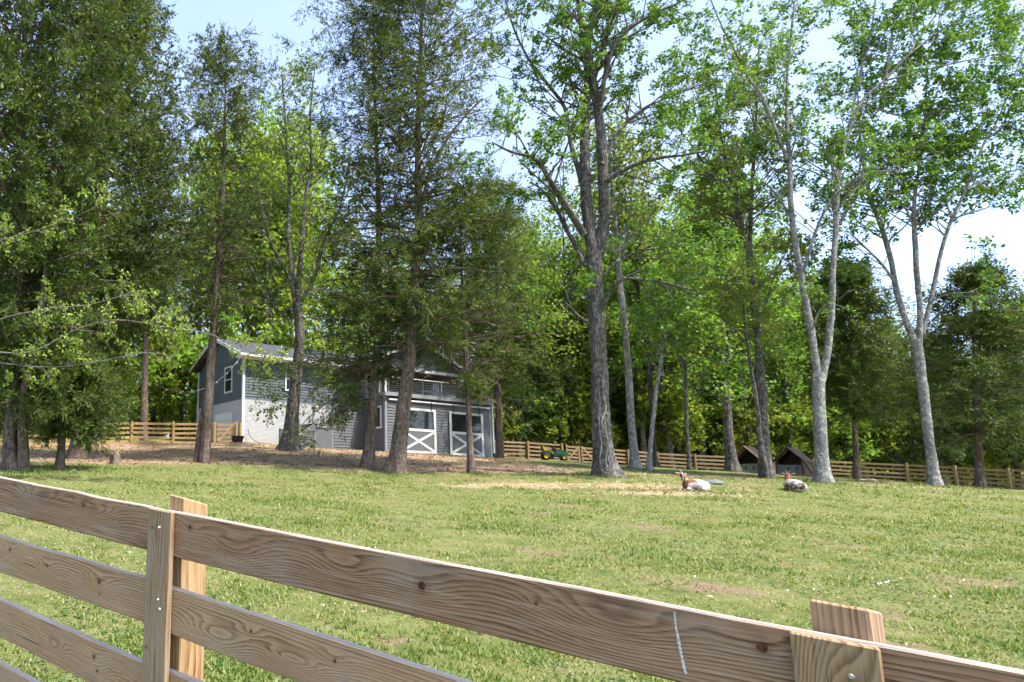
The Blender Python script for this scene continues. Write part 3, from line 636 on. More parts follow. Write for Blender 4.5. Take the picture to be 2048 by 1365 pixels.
    # tree in front of the shelters
    L = [tr([(1534, 956, 38), (1528, 900, 31), (1524, 840, 27), (1521, 774, 24), (1516, 725, 22), (1512, 664, 22), (1505, 607, 20), (1500, 550, 19), (1496, 490, 18)], 27, 27, 1, True),
         tr([(1532, 950, 20), (1521, 884, 16), (1515, 818, 13), (1505, 752, 10), (1494, 681, 8), (1486, 610, 5)], 26.8, 26, .6),
         tr([(1496, 500, 15), (1482, 448, 14), (1472, 398, 12), (1457, 339, 10), (1440, 260, 7), (1430, 160, 4)], 27, 27.6, .1),
         tr([(1488, 470, 12), (1462, 423, 11), (1432, 363, 9), (1402, 319, 7), (1382, 289, 5), (1350, 250, 3)], 27, 25.6, .15),
         tr([(1499, 500, 13), (1502, 378, 11), (1509, 279, 9), (1514, 199, 7), (1518, 90, 4)], 27, 28.2, .1),
         tr([(1512, 660, 8), (1535, 600, 7), (1550, 545, 5), (1575, 500, 3)], 27, 28.4, .1),
         tr([(1503, 600, 8), (1475, 560, 6), (1440, 535, 4)], 27, 25.4, .1)]
    make_tree('broadleaf_tree', 'slender broadleaf tree with split double trunk, standing in front of the two shelters', L, BK_OAK, LF_OLIVE, 4, n1=190, len1=(1.1, 2.7), k2=6, len2=(.35, .85), nleaf=21, leaf=(.08, .14), spread=.065, flare=.45, lv=(.55, .25))
    L = [tr([(1466, 945, 36), (1460, 900, 28), (1456, 840, 24), (1455, 782, 21), (1457, 730, 19), (1459, 686, 17), (1457, 640, 16), (1455, 560, 13), (1450, 480, 10), (1448, 380, 6), (1446, 300, 3)], 36, 36, .5, True),
         tr([(1455, 745, 11), (1440, 712, 10), (1428, 672, 9), (1422, 628, 7), (1415, 570, 4)], 36, 35, .3),
         tr([(1456, 830, 6), (1438, 800, 5), (1415, 780, 3)], 36, 34.8, .3)]
    make_tree('broadleaf_tree', 'gnarled broadleaf tree with hollow base, just left of the left shelter', L, BK_OAK, LF_MAPLE, 5, n1=130, len1=(1.4, 3.2), k2=6, nleaf=11, leaf=(.16, .26), spread=.16, flare=.45, lv=(.5, .25))
    L = [tr([(1271, 939, 28), (1268, 900, 22), (1264, 851, 20), (1259, 749, 18), (1253, 687, 17), (1245, 605, 16), (1240, 564, 15), (1234, 461, 12), (1226, 350, 9), (1220, 250, 5)], 31, 32, .62, True),
         tr([(1238, 540, 8), (1252, 480, 7), (1262, 400, 5), (1270, 320, 3)], 31.6, 33, .2)]
    make_tree('broadleaf_tree', 'straight pale trunk standing just right behind the tallest tree', L, BK_GREY, LF_OLIVE, 6, n1=90, len1=(1.2, 2.8), k2=6, nleaf=10, leaf=(.14, .22), spread=.15, lv=(.5, .25))
    L = [tr([(1298, 945, 16), (1301, 900, 12), (1305, 851, 11), (1314, 777, 10), (1323, 728, 8), (1334, 660, 6), (1340, 590, 3)], 29, 29, .6, True)]
    make_tree('young_tree', 'thin pale young tree leaning right, nearest the pasture between the bigger trunks', L, BK_GREY, LF_MAPLE, 7, n1=45, len1=(.7, 1.8), k2=5, nleaf=10, leaf=(.13, .20), flare=.5, lv=(.6, .25))
    L = [tr([(1309, 934, 18), (1306, 890, 15), (1304, 851, 14), (1298, 749, 13), (1292, 687, 13), (1282, 613, 11), (1269, 556, 9), (1255, 470, 6), (1250, 400, 3)], 38, 38, .55, True),
         tr([(1296, 720, 6), (1312, 660, 5), (1330, 600, 3)], 38, 39, .2)]
    make_tree('broadleaf_tree', 'dark slim trunk close behind the thin leaning young tree', L, BK_DARK, LF_MAPLE, 8, n1=80, len1=(1.2, 2.8), k2=6, nleaf=10, leaf=(.17, .26), lv=(.5, .25))
    L = [tr([(1380, 943, 13), (1377, 900, 10), (1374, 851, 9), (1372, 769, 9), (1370, 708, 8), (1366, 620, 6), (1360, 540, 3)], 33, 33, .5, True)]
    make_tree('young_tree', 'thin straight young tree rising behind the lying goat with the collar', L, BK_OAK, LF_MAPLE, 9, n1=60, len1=(.9, 2.2), k2=5, nleaf=10, leaf=(.15, .23), flare=.5, lv=(.6, .25))
    # vine-wrapped tree before the white brick wall
    L = [tr([(578, 902, 52), (581, 870, 42), (586, 820, 34), (592, 760, 29), (598, 700, 27), (598, 650, 26), (593, 605, 28)], 34.6, 34.6, 1, True),
         tr([(590, 612, 15), (579, 498, 13), (577, 438, 12), (579, 349, 10), (572, 250, 7), (565, 150, 4)], 34.6, 35.4, .45),
         tr([(596, 610, 17), (602, 523, 15), (607, 448, 13), (614, 388, 11), (624, 324, 9), (622, 239, 6), (630, 140, 3)], 34.6, 34, .45),
         tr([(600, 608, 13), (632, 548, 11), (644, 498, 10), (661, 458, 8), (681, 413, 6), (700, 340, 3)], 34.6, 33.4, .35),
         tr([(588, 590, 9), (572, 543, 8), (547, 498, 7), (529, 443, 6), (515, 380, 4)], 34.6, 33.8, .35),
         tr([(584, 800, 4), (560, 785, 3), (528, 800, 2)], 34.3, 33.4, .1), tr([(592, 760, 4), (568, 748, 3), (545, 760, 2)], 34.3, 33.8, .1), tr([(596, 730, 4), (622, 720, 3), (650, 735, 2)], 34.3, 33.6, .1), tr([(594, 770, 4), (620, 760, 3), (640, 790, 2)], 34.3, 33.6, .1)]
    make_tree('broadleaf_tree', 'crooked vine-wrapped tree with several stems, in front of the white brick wall', L, BK_OAK, LF_OLIVE, 10, n1=105, len1=(1.0, 2.6), k2=6, nleaf=9, leaf=(.12, .19), spread=.10, flare=.455, lv=(.35, .22))

    # ---------------- cedars
    L = [tr([(22, 943, 40), (20, 900, 36), (22, 840, 33), (28, 760, 30), (36, 600, 27), (42, 400, 22), (46, 200, 17), (50, 0, 13), (52, -350, 5)], 21, 21.6, 0, True),
         tr([(44, 943, 34), (46, 900, 29), (46, 840, 26), (56, 740, 22), (80, 620, 18), (100, 480, 13), (112, 330, 8)], 21.1, 20.4, 0, True)]
    make_cedar('cedar_tree', 'massive twin-trunked cedar, leftmost tree, its dark crown filling the upper left', L, BK_CEDAR, LF_CEDAR, 21, 2.6, 22.5, [2.6, 4.0, 5.2, 5.6, 5.6, 5.2, 4.4, 2.2], n1=500, k2=15, nsp=14, spray=(.12, .23), bare=36, gap=.06, lean=(.15, 0), flutes=5, sw=.31)
    L = [tr([(119, 941, 27), (121, 915, 21), (124, 880, 19), (126, 840, 17), (128, 790, 14), (132, 730, 10), (134, 690, 5)], 21.8, 21.8, 0, True)]
    make_cedar('cedar_tree', 'small bushy cedar with short trunk and low dense foliage, beside the twin-trunked cedar', L, BK_CEDAR, LF_CEDAR, 22, 1.25, 3.7, [2.0, 2.7, 2.6, 1.9, .9], n1=160, k2=20, nsp=18, spray=(.10, .19), rise=.05, lv=(.42, .26), len2=(.3, .7), lean=(.2, -.15), sw=.20)
    L = [tr([(157, 919, 58), (160, 890, 47), (164, 840, 42), (172, 760, 38), (184, 650, 36), (195, 520, 30), (205, 380, 24), (214, 220, 18), (222, 60, 13), (228, -120, 8), (232, -220, 4)], 29, 29, 0, True),
         tr([(192, 590, 9), (183, 622, 10), (160, 670, 8), (148, 710, 7), (140, 745, 5), (128, 772, 4), (108, 806, 2)], 28.7, 27.6, .5),
         tr([(163, 665, 4), (170, 700, 4), (175, 740, 3), (172, 760, 2)], 28.3, 27.9, .5),
         tr([(138, 748, 3), (150, 742, 2), (170, 744, 1.5)], 27.8, 27.4, .5), tr([(136, 752, 3), (120, 760, 2), (100, 768, 1.5)], 27.8, 27.6, .5)]
    make_cedar('cedar_tree', 'thick grey cedar behind the small bushy one, with a torn dead limb hanging', L, BK_CEDAR, LF_CEDAR, 23, 4.6, 22.5, [3.0, 4.6, 5.4, 5.6, 5.4, 4.8, 3.6, 1.6], n1=370, k2=15, nsp=14, spray=(.14, .25), bare=20, gap=.06, sw=.31)
    L = [tr([(408, 928, 30), (411, 890, 27), (416, 820, 25), (421, 740, 23), (427, 660, 20), (434, 560, 17), (442, 450, 14), (447, 330, 10), (450, 220, 6), (452, 130, 3)], 27, 27.3, 0, True),
         tr([(397, 918, 24), (398, 890, 19), (402, 850, 15), (410, 800, 9)], 27.2, 27.2, 0, True)]
    make_cedar('cedar_tree', 'ivy-flecked cedar with fused double trunk, left of the house corner', L, BK_CEDAR, LF_CEDAR, 24, 5.0, 18.0, [2.0, 3.4, 3.8, 3.7, 3.2, 2.5, 1.1], n1=190, k2=12, nsp=12, spray=(.12, .22), bare=30, gap=.26)
    L = [tr([(735, 939, 38), (738, 905, 29), (742, 850, 27), (748, 780, 25), (754, 700, 22), (757, 600, 19), (757, 500, 16), (757, 400, 13), (752, 270, 10), (748, 130, 7), (746, 20, 5), (744, -150, 2)], 26, 26.6, 0, True)]
    make_cedar('cedar_tree', 'slimmer cedar with fluted trunk before the staircase', L, BK_CEDAR, LF_CEDAR, 25, 3.4, 21.5, [2.6, 3.8, 3.6, 3.7, 3.9, 3.8, 3.4, 1.5], n1=290, k2=14, nsp=13, spray=(.12, .22), bare=45, gap=.20, extra=[([(745, 770), (712, 780), (670, 800), (630, 835), (602, 868)], 25.8, 24.6), ([(748, 730), (700, 725), (640, 720), (570, 735)], 25.8, 25.0), ([(745, 795), (705, 808), (662, 838)], 25.8, 25.2)])
    L = [tr([(788, 950, 58), (795, 915, 45), (801, 870, 41), (809, 800, 36), (817, 740, 32), (824, 650, 27), (831, 540, 24), (837, 450, 21), (836, 300, 17), (840, 150, 12), (844, 0, 9), (846, -140, 6), (848, -300, 3)], 25, 25, 0, True),
         tr([(838, 430, 11), (862, 340, 9), (900, 270, 7), (960, 200, 4)], 24.9, 23.6, .4), tr([(826, 660, 7), (880, 640, 6), (930, 630, 5), (985, 650, 3)], 24.9, 23.9, .4)]
    make_cedar('cedar_tree', 'stout cedar with thick leaning trunk, covering the left barn door', L, BK_CEDAR, LF_CEDAR2, 26, 4.3, 23.5, [2.2, 3.4, 4.0, 4.1, 4.2, 4.1, 3.6, 1.7], n1=320, k2=14, nsp=13, spray=(.12, .22), bare=50, gap=.20, lean=(.05, 0))
    L = [tr([(943, 949, 25), (941, 915, 18), (938, 850, 16), (936, 780, 14), (932, 700, 12), (926, 600, 9), (922, 500, 6), (920, 420, 3)], 25, 25.2, 0, True)]
    make_cedar('cedar_tree', 'slim young cedar with smooth thin trunk, before the right barn door', L, BK_CEDAR, LF_CEDAR2, 27, 2.9, 10.8, [.8, 1.5, 2.0, 2.3, 2.2, 1.7, .6], n1=115, k2=11, nsp=12, spray=(.14, .24), bare=45, gap=.36, rise=.12)
    L = [tr([(1060, 925, 22), (1058, 860, 20), (1055, 760, 18), (1052, 650, 14), (1050, 540, 10), (1048, 430, 5)], 39, 39, 0, True)]
    L[0][0][:, 1] += 4
    for q in range(len(L[0][0])): pass
    make_cedar('cedar_tree', 'soft grey-green cedar rising beside the right end of the house', L, BK_CEDAR, LF_CEDAR2, 28, 4.5, 18.5, [2.6, 4.2, 4.6, 4.4, 3.8, 3.0, 1.3], n1=170, k2=13, nsp=12, spray=(.17, .30), bare=30, gap=.36)
    L = [tr([(1962, 981, 38), (1959, 950, 26), (1957, 900, 24), (1953, 820, 20), (1950, 720, 15), (1948, 620, 9), (1946, 540, 4)], 27, 27, 0, True)]
    make_cedar('cedar_tree', 'broad dark cedar at the right edge of the pasture', L, BK_CEDAR, LF_CEDAR, 29, 2.0, 9.0, [2.4, 3.2, 3.3, 2.9, 2.2, 1.5, .6], n1=210, k2=15, nsp=11, spray=(.12, .22), bare=14, gap=.12, rise=.1, lean=(.1, 0))
    L = [tr([(1714, 960, 20), (1712, 910, 16), (1709, 850, 14), (1706, 770, 12), (1702, 680, 9), (1699, 600, 6), (1697, 540, 3)], 36, 36, 0, True)]
    make_cedar('cedar_tree', 'dark cedar between the two pale forked trees, near the far fence', L, BK_CEDAR, LF_CEDAR, 30, 3.0, 11.5, [1.8, 2.7, 3.2, 3.1, 2.5, 1.7, .6], n1=190, k2=14, nsp=14, spray=(.16, .28), bare=16, gap=.15)

    L = [tr([(288, 885, 20), (289, 800, 18), (291, 700, 16), (294, 580, 14), (298, 460, 11), (301, 340, 8), (303, 230, 4)], 45, 45, 0, True)]
    make_cedar('cedar_tree', 'tall cedar behind the golden fence, filling the gap left of the fused double trunk', L, BK_CEDAR, LF_CEDAR2, 32, 7.5, 22.0, [2.5, 4.2, 4.8, 4.6, 4.0, 2.8, 1.1], n1=190, k2=12, nsp=12, spray=(.2, .34), bare=10, gap=.25)
    # dogwood: trunk just outside the left edge, two long boughs reach into view
    b = np.array([-7.6, 17.4, gz(-7.6, 17.4)])
    P0 = np.array([b, b + [.2, .05, 1.2], b + [.55, .1, 2.4], b + [.9, .1, 3.3]]); R0 = np.array([.13, .10, .08, .06])
    e = b + [.9, .1, 3.3]
    def bough(pts, Y0, Y1, w0):
        q = [at(px, py, Y0 + (Y1 - Y0) * i / (len(pts) - 1)) for i, (px, py) in enumerate(pts)]
        P = np.array([e] + q); return P, np.linspace(w0, .008, len(P))
    r = rng(77)
    limbs = [(P0, R0, 1), (*bough([(-60, 700), (60, 705), (150, 660), (235, 640), (330, 655), (420, 668), (490, 705), (555, 715)], 17.2, 16.4, .022), .25),
             (*bough([(-60, 560), (-20, 490), (45, 470), (100, 452), (165, 428), (205, 405)], 17.3, 16.8, .019), .2),
             (*bough([(-40, 720), (90, 735), (190, 725), (290, 705), (350, 715)], 17.2, 17.8, .018), .25),
             (*bough([(-30, 650), (80, 620), (180, 610), (270, 590), (330, 640), (380, 610)], 17.2, 16.9, .016), .3)]
    make_tree('dogwood_tree', 'dogwood reaching in from the left with pale twigs and lime leaves', limbs, BK_DOG, LF_DOG, 31, n1=95, len1=(.35, .85), k2=5, len2=(.15, .35), nleaf=8, leaf=(.065, .105), spread=.045, flare=.4, up1=.1, droop=.75, lv=(.6, .22))
build_trees()

# ---------------- the wood behind: individuals copied from a few grown kinds
def generic_limbs(r, H, w, nl, fork=.4):
    P = [np.zeros(3)]; 
    for k in range(1, 7): P.append(P[-1] + [r.normal(0, .12), r.normal(0, .12), H * .8 / 6])
    P = np.array(P); L = [(P, np.linspace(w, w * .35, 7), fork)]
    for k in range(nl):
        i = r.integers(2, 6); a = r.uniform(0, 6.28); n = 4; h = H * r.uniform(.25, .45)
        q = np.array([P[i] + np.array([math.cos(a) * s * h * .45, math.sin(a) * s * h * .45, h * s * .9]) for s in np.linspace(0, 1, n)]); L.append((q, np.linspace(w * .5, .03, n), .2))
    return L

def copy_tree_obj(src, loc, rz, sc):
    c = src.copy(); COL.objects.link(c); c.location = [float(v) for v in loc]; c.rotation_euler = (0, 0, rz); c.scale = sc
    for ch in src.children:
        d = ch.copy(); COL.objects.link(d); d.parent = c
    return c

def build_wood():
    r = rng(501)
    kinds = []
    def place(kind_list, spots, labelgrp):
        pass
    # kinds grown at the origin, then moved to their first spot
    K = {}
    K['tall'] = [make_tree('woodland_tree', 'x', generic_limbs(rng(600 + i), 21, .24, 6), BK_OAK, LF_WOOD, 610 + i, n1=120, len1=(1.6, 4.0), k2=5, len2=(.8, 1.8), nleaf=14, leaf=(.18, .32), spread=.28, flare=.4, sides=8, lv=(.5, .27), base=(0, 0, 0)) for i in range(3)]
    K['lime'] = [make_tree('woodland_tree', 'x', generic_limbs(rng(630 + i), 19, .20, 6, .25), BK_OAK, LF_LIME, 640 + i, n1=120, len1=(1.6, 3.8), k2=5, len2=(.8, 1.8), nleaf=16, leaf=(.18, .32), spread=.28, flare=.4, sides=8, lv=(.55, .25), base=(0, 0, 0)) for i in range(2)]
    K['under'] = [make_tree('understory_tree', 'x', generic_limbs(rng(660 + i), 6.5, .07, 5, .2), BK_DARK, LF_WOOD, 670 + i, n1=60, len1=(1.2, 2.6), k2=6, len2=(.5, 1.2), nleaf=9, leaf=(.18, .32), spread=.10, flare=.45, sides=7, up1=0, droop=.15, lv=(.6, .25), base=(0, 0, 0)) for i in range(3)]
    K['con'] = [make_cedar('woodland_cedar', 'x', [(np.array([[0, 0, 0], [.1, 0, 4], [0, .1, 9], [0, 0, 14]], float), np.array([.2, .16, .1, .03]), 0)], BK_CEDAR, LF_DARK, 690 + i, 2.0, 14, [2.2, 2.8, 2.8, 2.3, 1.6, .7], n1=130, k2=10, nsp=7, spray=(.3, .55), gap=.1) for i in range(2)]
    LAB = {'tall': ('tall green broadleaf tree in the wood beyond the far fence', 'tall broadleaf trees in the wood'),
           'lime': ('yellow-green leafing tree in the wood behind the house and left fence', 'yellow-green trees in the wood'),
           'under': ('low bright green understory tree beyond the right-hand fence', 'understory trees in the wood'),
           'con': ('dark evergreen standing in the wood beyond the far fence', 'dark evergreens in the wood')}
    used = {k: [False] * len(v) for k, v in K.items()}; first = {}
    def put(kind, px, Y, s, where=None):
        i = int(r.integers(0, len(K[kind]))); p = gpt(px, Y); rz = float(r.uniform(0, 6.28)); sc = (s * r.uniform(.9, 1.1), s * r.uniform(.9, 1.1), s)
        if not used[kind][i]:
            o = K[kind][i]; used[kind][i] = True; o.location = [float(v) for v in p]; o.rotation_euler = (0, 0, rz); o.scale = sc
        else: o = copy_tree_obj(K[kind][i], p, rz, sc)
        if where == 'behind': tag(o, {'tall': 'tall green broadleaf tree in the wood left of and behind the house', 'lime': LAB['lime'][0], 'under': 'low green understory tree in the wood right behind the house'}[kind], 'tree', LAB[kind][1] + ' by the house')
        elif where == 'left': tag(o, 'low bright understory tree behind the golden left fence', 'tree', 'understory trees behind the left fence')
        else: tag(o, LAB[kind][0], 'tree', LAB[kind][1])
    # right of the house, beyond the far fence
    for px, Y, s in [(1000, 56, .95), (1075, 60, .8), (1150, 66, .75), (1330, 57, .85), (1400, 64, 1.0), (1470, 60, .95), (1550, 68, .85), (1620, 60, .75), (1760, 66, .72), (1880, 62, .6), (1990, 60, .62), (2080, 58, .7), (1240, 62, .72), (1690, 72, .75), (1360, 74, 1.05), (2160, 62, .7), (1290, 54, .9), (1345, 53, 1.0), (1405, 55, 1.05), (1445, 58, 1.05), (1510, 54, .95), (1590, 54, .9), (1660, 57, .8), (1725, 55, .72), (1800, 54, .7), (1215, 55, .8), (1110, 58, .95), (1040, 54, 1.0), (1085, 62, 1.15), (1150, 55, .95), (1175, 64, 1.1), (1260, 66, 1.1), (1380, 62, 1.15), (1480, 66, 1.1)]: put('tall', px, Y, s)
    for px, Y, s in [(1025, 54, .9), (1180, 60, .75), (1235, 70, .8), (1430, 56, .62), (1655, 58, .7), (1745, 62, .7), (1925, 54, .85), (1890, 50, .75), (2040, 50, .95), (2110, 48, 1.0), (1130, 56, .7), (1080, 55, .85)]: put('con', px, Y, s)
    for px in range(985, 2120, 46): put('under', px + r.uniform(-18, 18), r.uniform(52.5, 57), r.uniform(.75, 1.15))
    for px in range(1000, 2140, 62): put('under', px + r.uniform(-22, 22), r.uniform(58, 66), r.uniform(.95, 1.4))
    # left and behind the house
    for px, Y, s in [(80, 60, 1.0), (180, 52, .95), (300, 58, 1.0), (385, 66, 1.05), (455, 54, 1.35), (525, 53, 1.5), (590, 57, 1.4), (500, 62, 1.45), (560, 66, 1.5), (690, 62, 1.0), (770, 66, 1.0), (860, 64, .95), (940, 62, .9), (-20, 50, 1.0), (-90, 46, 1.1)]: put('lime' if r.random() < .75 else 'tall', px, Y, s, 'behind')
    for px in range(-60, 480, 44): put('under', px + r.uniform(-15, 15), r.uniform(46, 54), r.uniform(.8, 1.2), 'left')
    for px in (540, 610, 690, 770, 850, 930): put('under', px, 58, 1.35, 'behind')
    # the deep wood, one mass: leaf clumps and poles
    n = 4000; Y = r.uniform(66, 112, n); X = Y * r.uniform(-.45, 1.42, n); zt = np.where(X / Y < .25, 15, 10.5) * (.75 + .35 * vnoise(X * .11, Y * .11, 4)); zt = np.clip(zt, 4, 20)
    cz = ground_z(X, Y) + zt * r.random(n) ** .8
    c = np.repeat(np.stack([X, Y, cz], -1), 11, 0) + r.normal(0, .75, (n * 11, 3)); M = len(c)
    n2 = 3000; Y2 = r.uniform(60, 110, n2); X2 = Y2 * r.uniform(-.5, 1.42, n2); low = np.stack([X2, Y2, ground_z(X2, Y2) + r.uniform(.2, 4.0, n2)], -1)
    c = np.concatenate([c, np.repeat(low, 11, 0) + r.normal(0, .6, (n2 * 11, 3))]); n += n2; M = len(c)
    V, F = cards(c, nrm(r.normal(0, 1, (M, 3)) + [0, 0, -.2]), r.uniform(.45, .85, M), r.uniform(.34, .62, M), r)
    lv = np.clip(.45 + .22 * np.repeat(r.normal(0, 1, n), 11) + .18 * r.normal(0, 1, M), 0, 1)
    o = ob('deep_wood', mesh_np('deep_wood', V, [F], LF_WOOD, {'lv': ('FACE', lv)})); tag(o, 'deep green wood closing off the view behind the nearer trees', 'wood', kind='stuff')
    B = 190; Y = r.uniform(54, 95, B); X = Y * r.uniform(-.4, 1.35, B); z = ground_z(X, Y); P = np.stack([np.stack([X + r.normal(0, .4, B) * k, Y + r.normal(0, .2, B) * k, z - .3 + k * r.uniform(2.5, 4.5, B)], -1) for k in range(4)], 1)
    V, F = tubes(P, r.uniform(.07, .17, B)[:, None] * np.linspace(1, .4, 4)[None], 6)
    o = ob('deep_wood_trunks', mesh_np('deep_wood_trunks', V, [F], BK_OAK, smooth=True)); tag(o, 'slim far trunks showing through the deep wood', 'wood', kind='stuff')
build_wood()
# ------------------------------------------------------------------ house
def brick_material():
    t = NT('white_brick'); o = t.xyz(t.co()); nz = t.n('NewGeometry').outputs['Normal']
    u = t.math('ADD', o[0], o[1]); v = t.comb(u, o[2], 0)
    b = t.n('TexBrick'); t.put(b.inputs['Vector'], v); b.inputs['Scale'].default_value = 1.0; b.inputs['Brick Width'].default_value = .225; b.inputs['Row Height'].default_value = .078
    b.inputs['Mortar Size'].default_value = .012; b.inputs['Mortar Smooth'].default_value = .3; b.inputs['Bias'].default_value = -.1
    b.inputs['Color1'].default_value = (.54, .545, .55, 1); b.inputs['Color2'].default_value = (.44, .445, .45, 1); b.inputs['Mortar'].default_value = (.22, .21, .20, 1)
    c = t.mix(t.ramp(t.noise(t.co(), 2.0, 5, .65), [(.45, 0), (.75, .3)]), b.outputs['Color'], (.40, .39, .37))
    low = t.ramp(o[2], [(.30, 1), (.75, 0)]); c = t.mix(t.math('MULTIPLY', low, t.ramp(t.noise(t.co(), 3, 4), [(.3, .2), (.6, .8)])), c, (.45, .34, .24))
    h = t.math('ADD', b.outputs['Fac'], t.math('MULTIPLY', t.noise(t.co(), 60, 3), .3))
    t.bsdf(c, .85, t.bump(t.math('SUBTRACT', 1.0, h), .7, .012), spec=.2); return t.m
def paint_material(name, col, grain=.08):
    t = NT(name); p = t.co(); f = t.noise(t.scale(p, (1, 1, 3)), 2.5, 5, .6); g = t.noise(t.scale(p, (3, 3, 60)), 6, 3)
    c = t.ramp(f, [(.3, tuple(x * (1 - grain) for x in col)), (.7, tuple(min(1, x * (1 + grain)) for x in col))]); c = t.mix(.12, c, t.ramp(g, [(.3, (.1, .1, .1)), (.7, (.6, .6, .6))]))
    t.bsdf(c, .55, t.bump(g, .12, .004), spec=.3); return t.m
def shingle_material():
    t = NT('shingles'); p = t.co(); o = t.xyz(p); b = t.n('TexBrick'); t.put(b.inputs['Vector'], t.comb(t.math('ADD', o[0], 0), o[1], 0)); b.inputs['Scale'].default_value = 1; b.inputs['Brick Width'].default_value = .33; b.inputs['Row Height'].default_value = .14
    b.inputs['Mortar Size'].default_value = .012; b.inputs['Color1'].default_value = (.045, .048, .060, 1); b.inputs['Color2'].default_value = (.034, .036, .046, 1); b.inputs['Mortar'].default_value = (.025, .025, .03, 1)
    c = t.mix(t.noise(p, 40, 4), b.outputs['Color'], (.075, .077, .092)); t.bsdf(c, .9, t.bump(b.outputs['Fac'], -.5, .01), spec=.2); return t.m
def glass_material():
    t = NT('window_glass'); t.bsdf((.018, .022, .024), .04, spec=.9); return t.m
M_BRICK = brick_material(); M_BLUE = paint_material('siding_blue', (.058, .080, .102)); M_GREY = paint_material('siding_grey', (.088, .093, .103)); M_TRIMG = paint_material('trim_grey', (.20, .21, .225))
M_WHITE = paint_material('trim_white', (.62, .62, .61), .04); M_ROOF = shingle_material(); M_SOFF = plain('soffit_brown', (.13, .10, .085), .7); M_GLASS = glass_material(); M_BLACK = plain('black_metal', (.015, .015, .016), .45)
M_DECK = plain('deck_boards', (.16, .12, .09), .8, .2, 8); M_CABLE = plain('cable_steel', (.42, .42, .43), .35, metal=.7); M_DSLAT = plain('dark_slat_paint', (.055, .058, .065), .6); M_WSOF = plain('soffit_white', (.60, .58, .54), .7)
_h = at(484, 886, 41); HX, HY = _h[0], _h[1]; HZ = 3.70; HRZ = math.atan2(.4038, .915)
house = empty('house', (HX, HY, HZ), HRZ)
tag(house, 'blue-grey sided house with white brick base, gabled deck and white crossed barn doors', 'house')

def lap(parent, plane, c, a0, a1, z0, z1, mat, exp=.178, clip=None):
    """horizontal lap boards on a wall facing -y (plane 'y') or -x (plane 'x'); clip(z)->(a0,a1) narrows the course"""
    n = int(math.ceil((z1 - z0) / exp - 1e-6))
    for k in range(n):
        b0, b1 = z0 + k * exp, min(z0 + (k + 1) * exp - .001, z1)
        lo, hi = (a0, a1), (a0, a1)
        if clip: lo, hi = clip(b0), clip(b1)
        if lo[1] - lo[0] < .05: continue
        if hi[1] - hi[0] < .02: hi = (sum(hi) / 2 - .01, sum(hi) / 2 + .01)
        bm = bmesh.new(); t0, t1 = .040, .006
        co = [(lo[0], -t0, b0), (lo[1], -t0, b0), (hi[1], -t1, b1), (hi[0], -t1, b1), (lo[0], 0, b0), (lo[1], 0, b0), (hi[1], 0, b1), (hi[0], 0, b1)]
        if plane == 'y': co = [(x, c + y, z) for x, y, z in co]
        else: co = [(c + y, -x, z) for x, y, z in co]      # for plane x the running coordinate is -y
        vs = [bm.verts.new(q) for q in co]
        fs = [bm.faces.new([vs[i] for i in q]) for q in ((0, 1, 2, 3), (7, 6, 5, 4), (0, 4, 5, 1), (1, 5, 6, 2), (2, 6, 7, 3), (3, 7, 4, 0))]
        bmesh.ops.recalc_face_normals(bm, faces=fs); bm_obj('siding_board', bm, mat, parent)

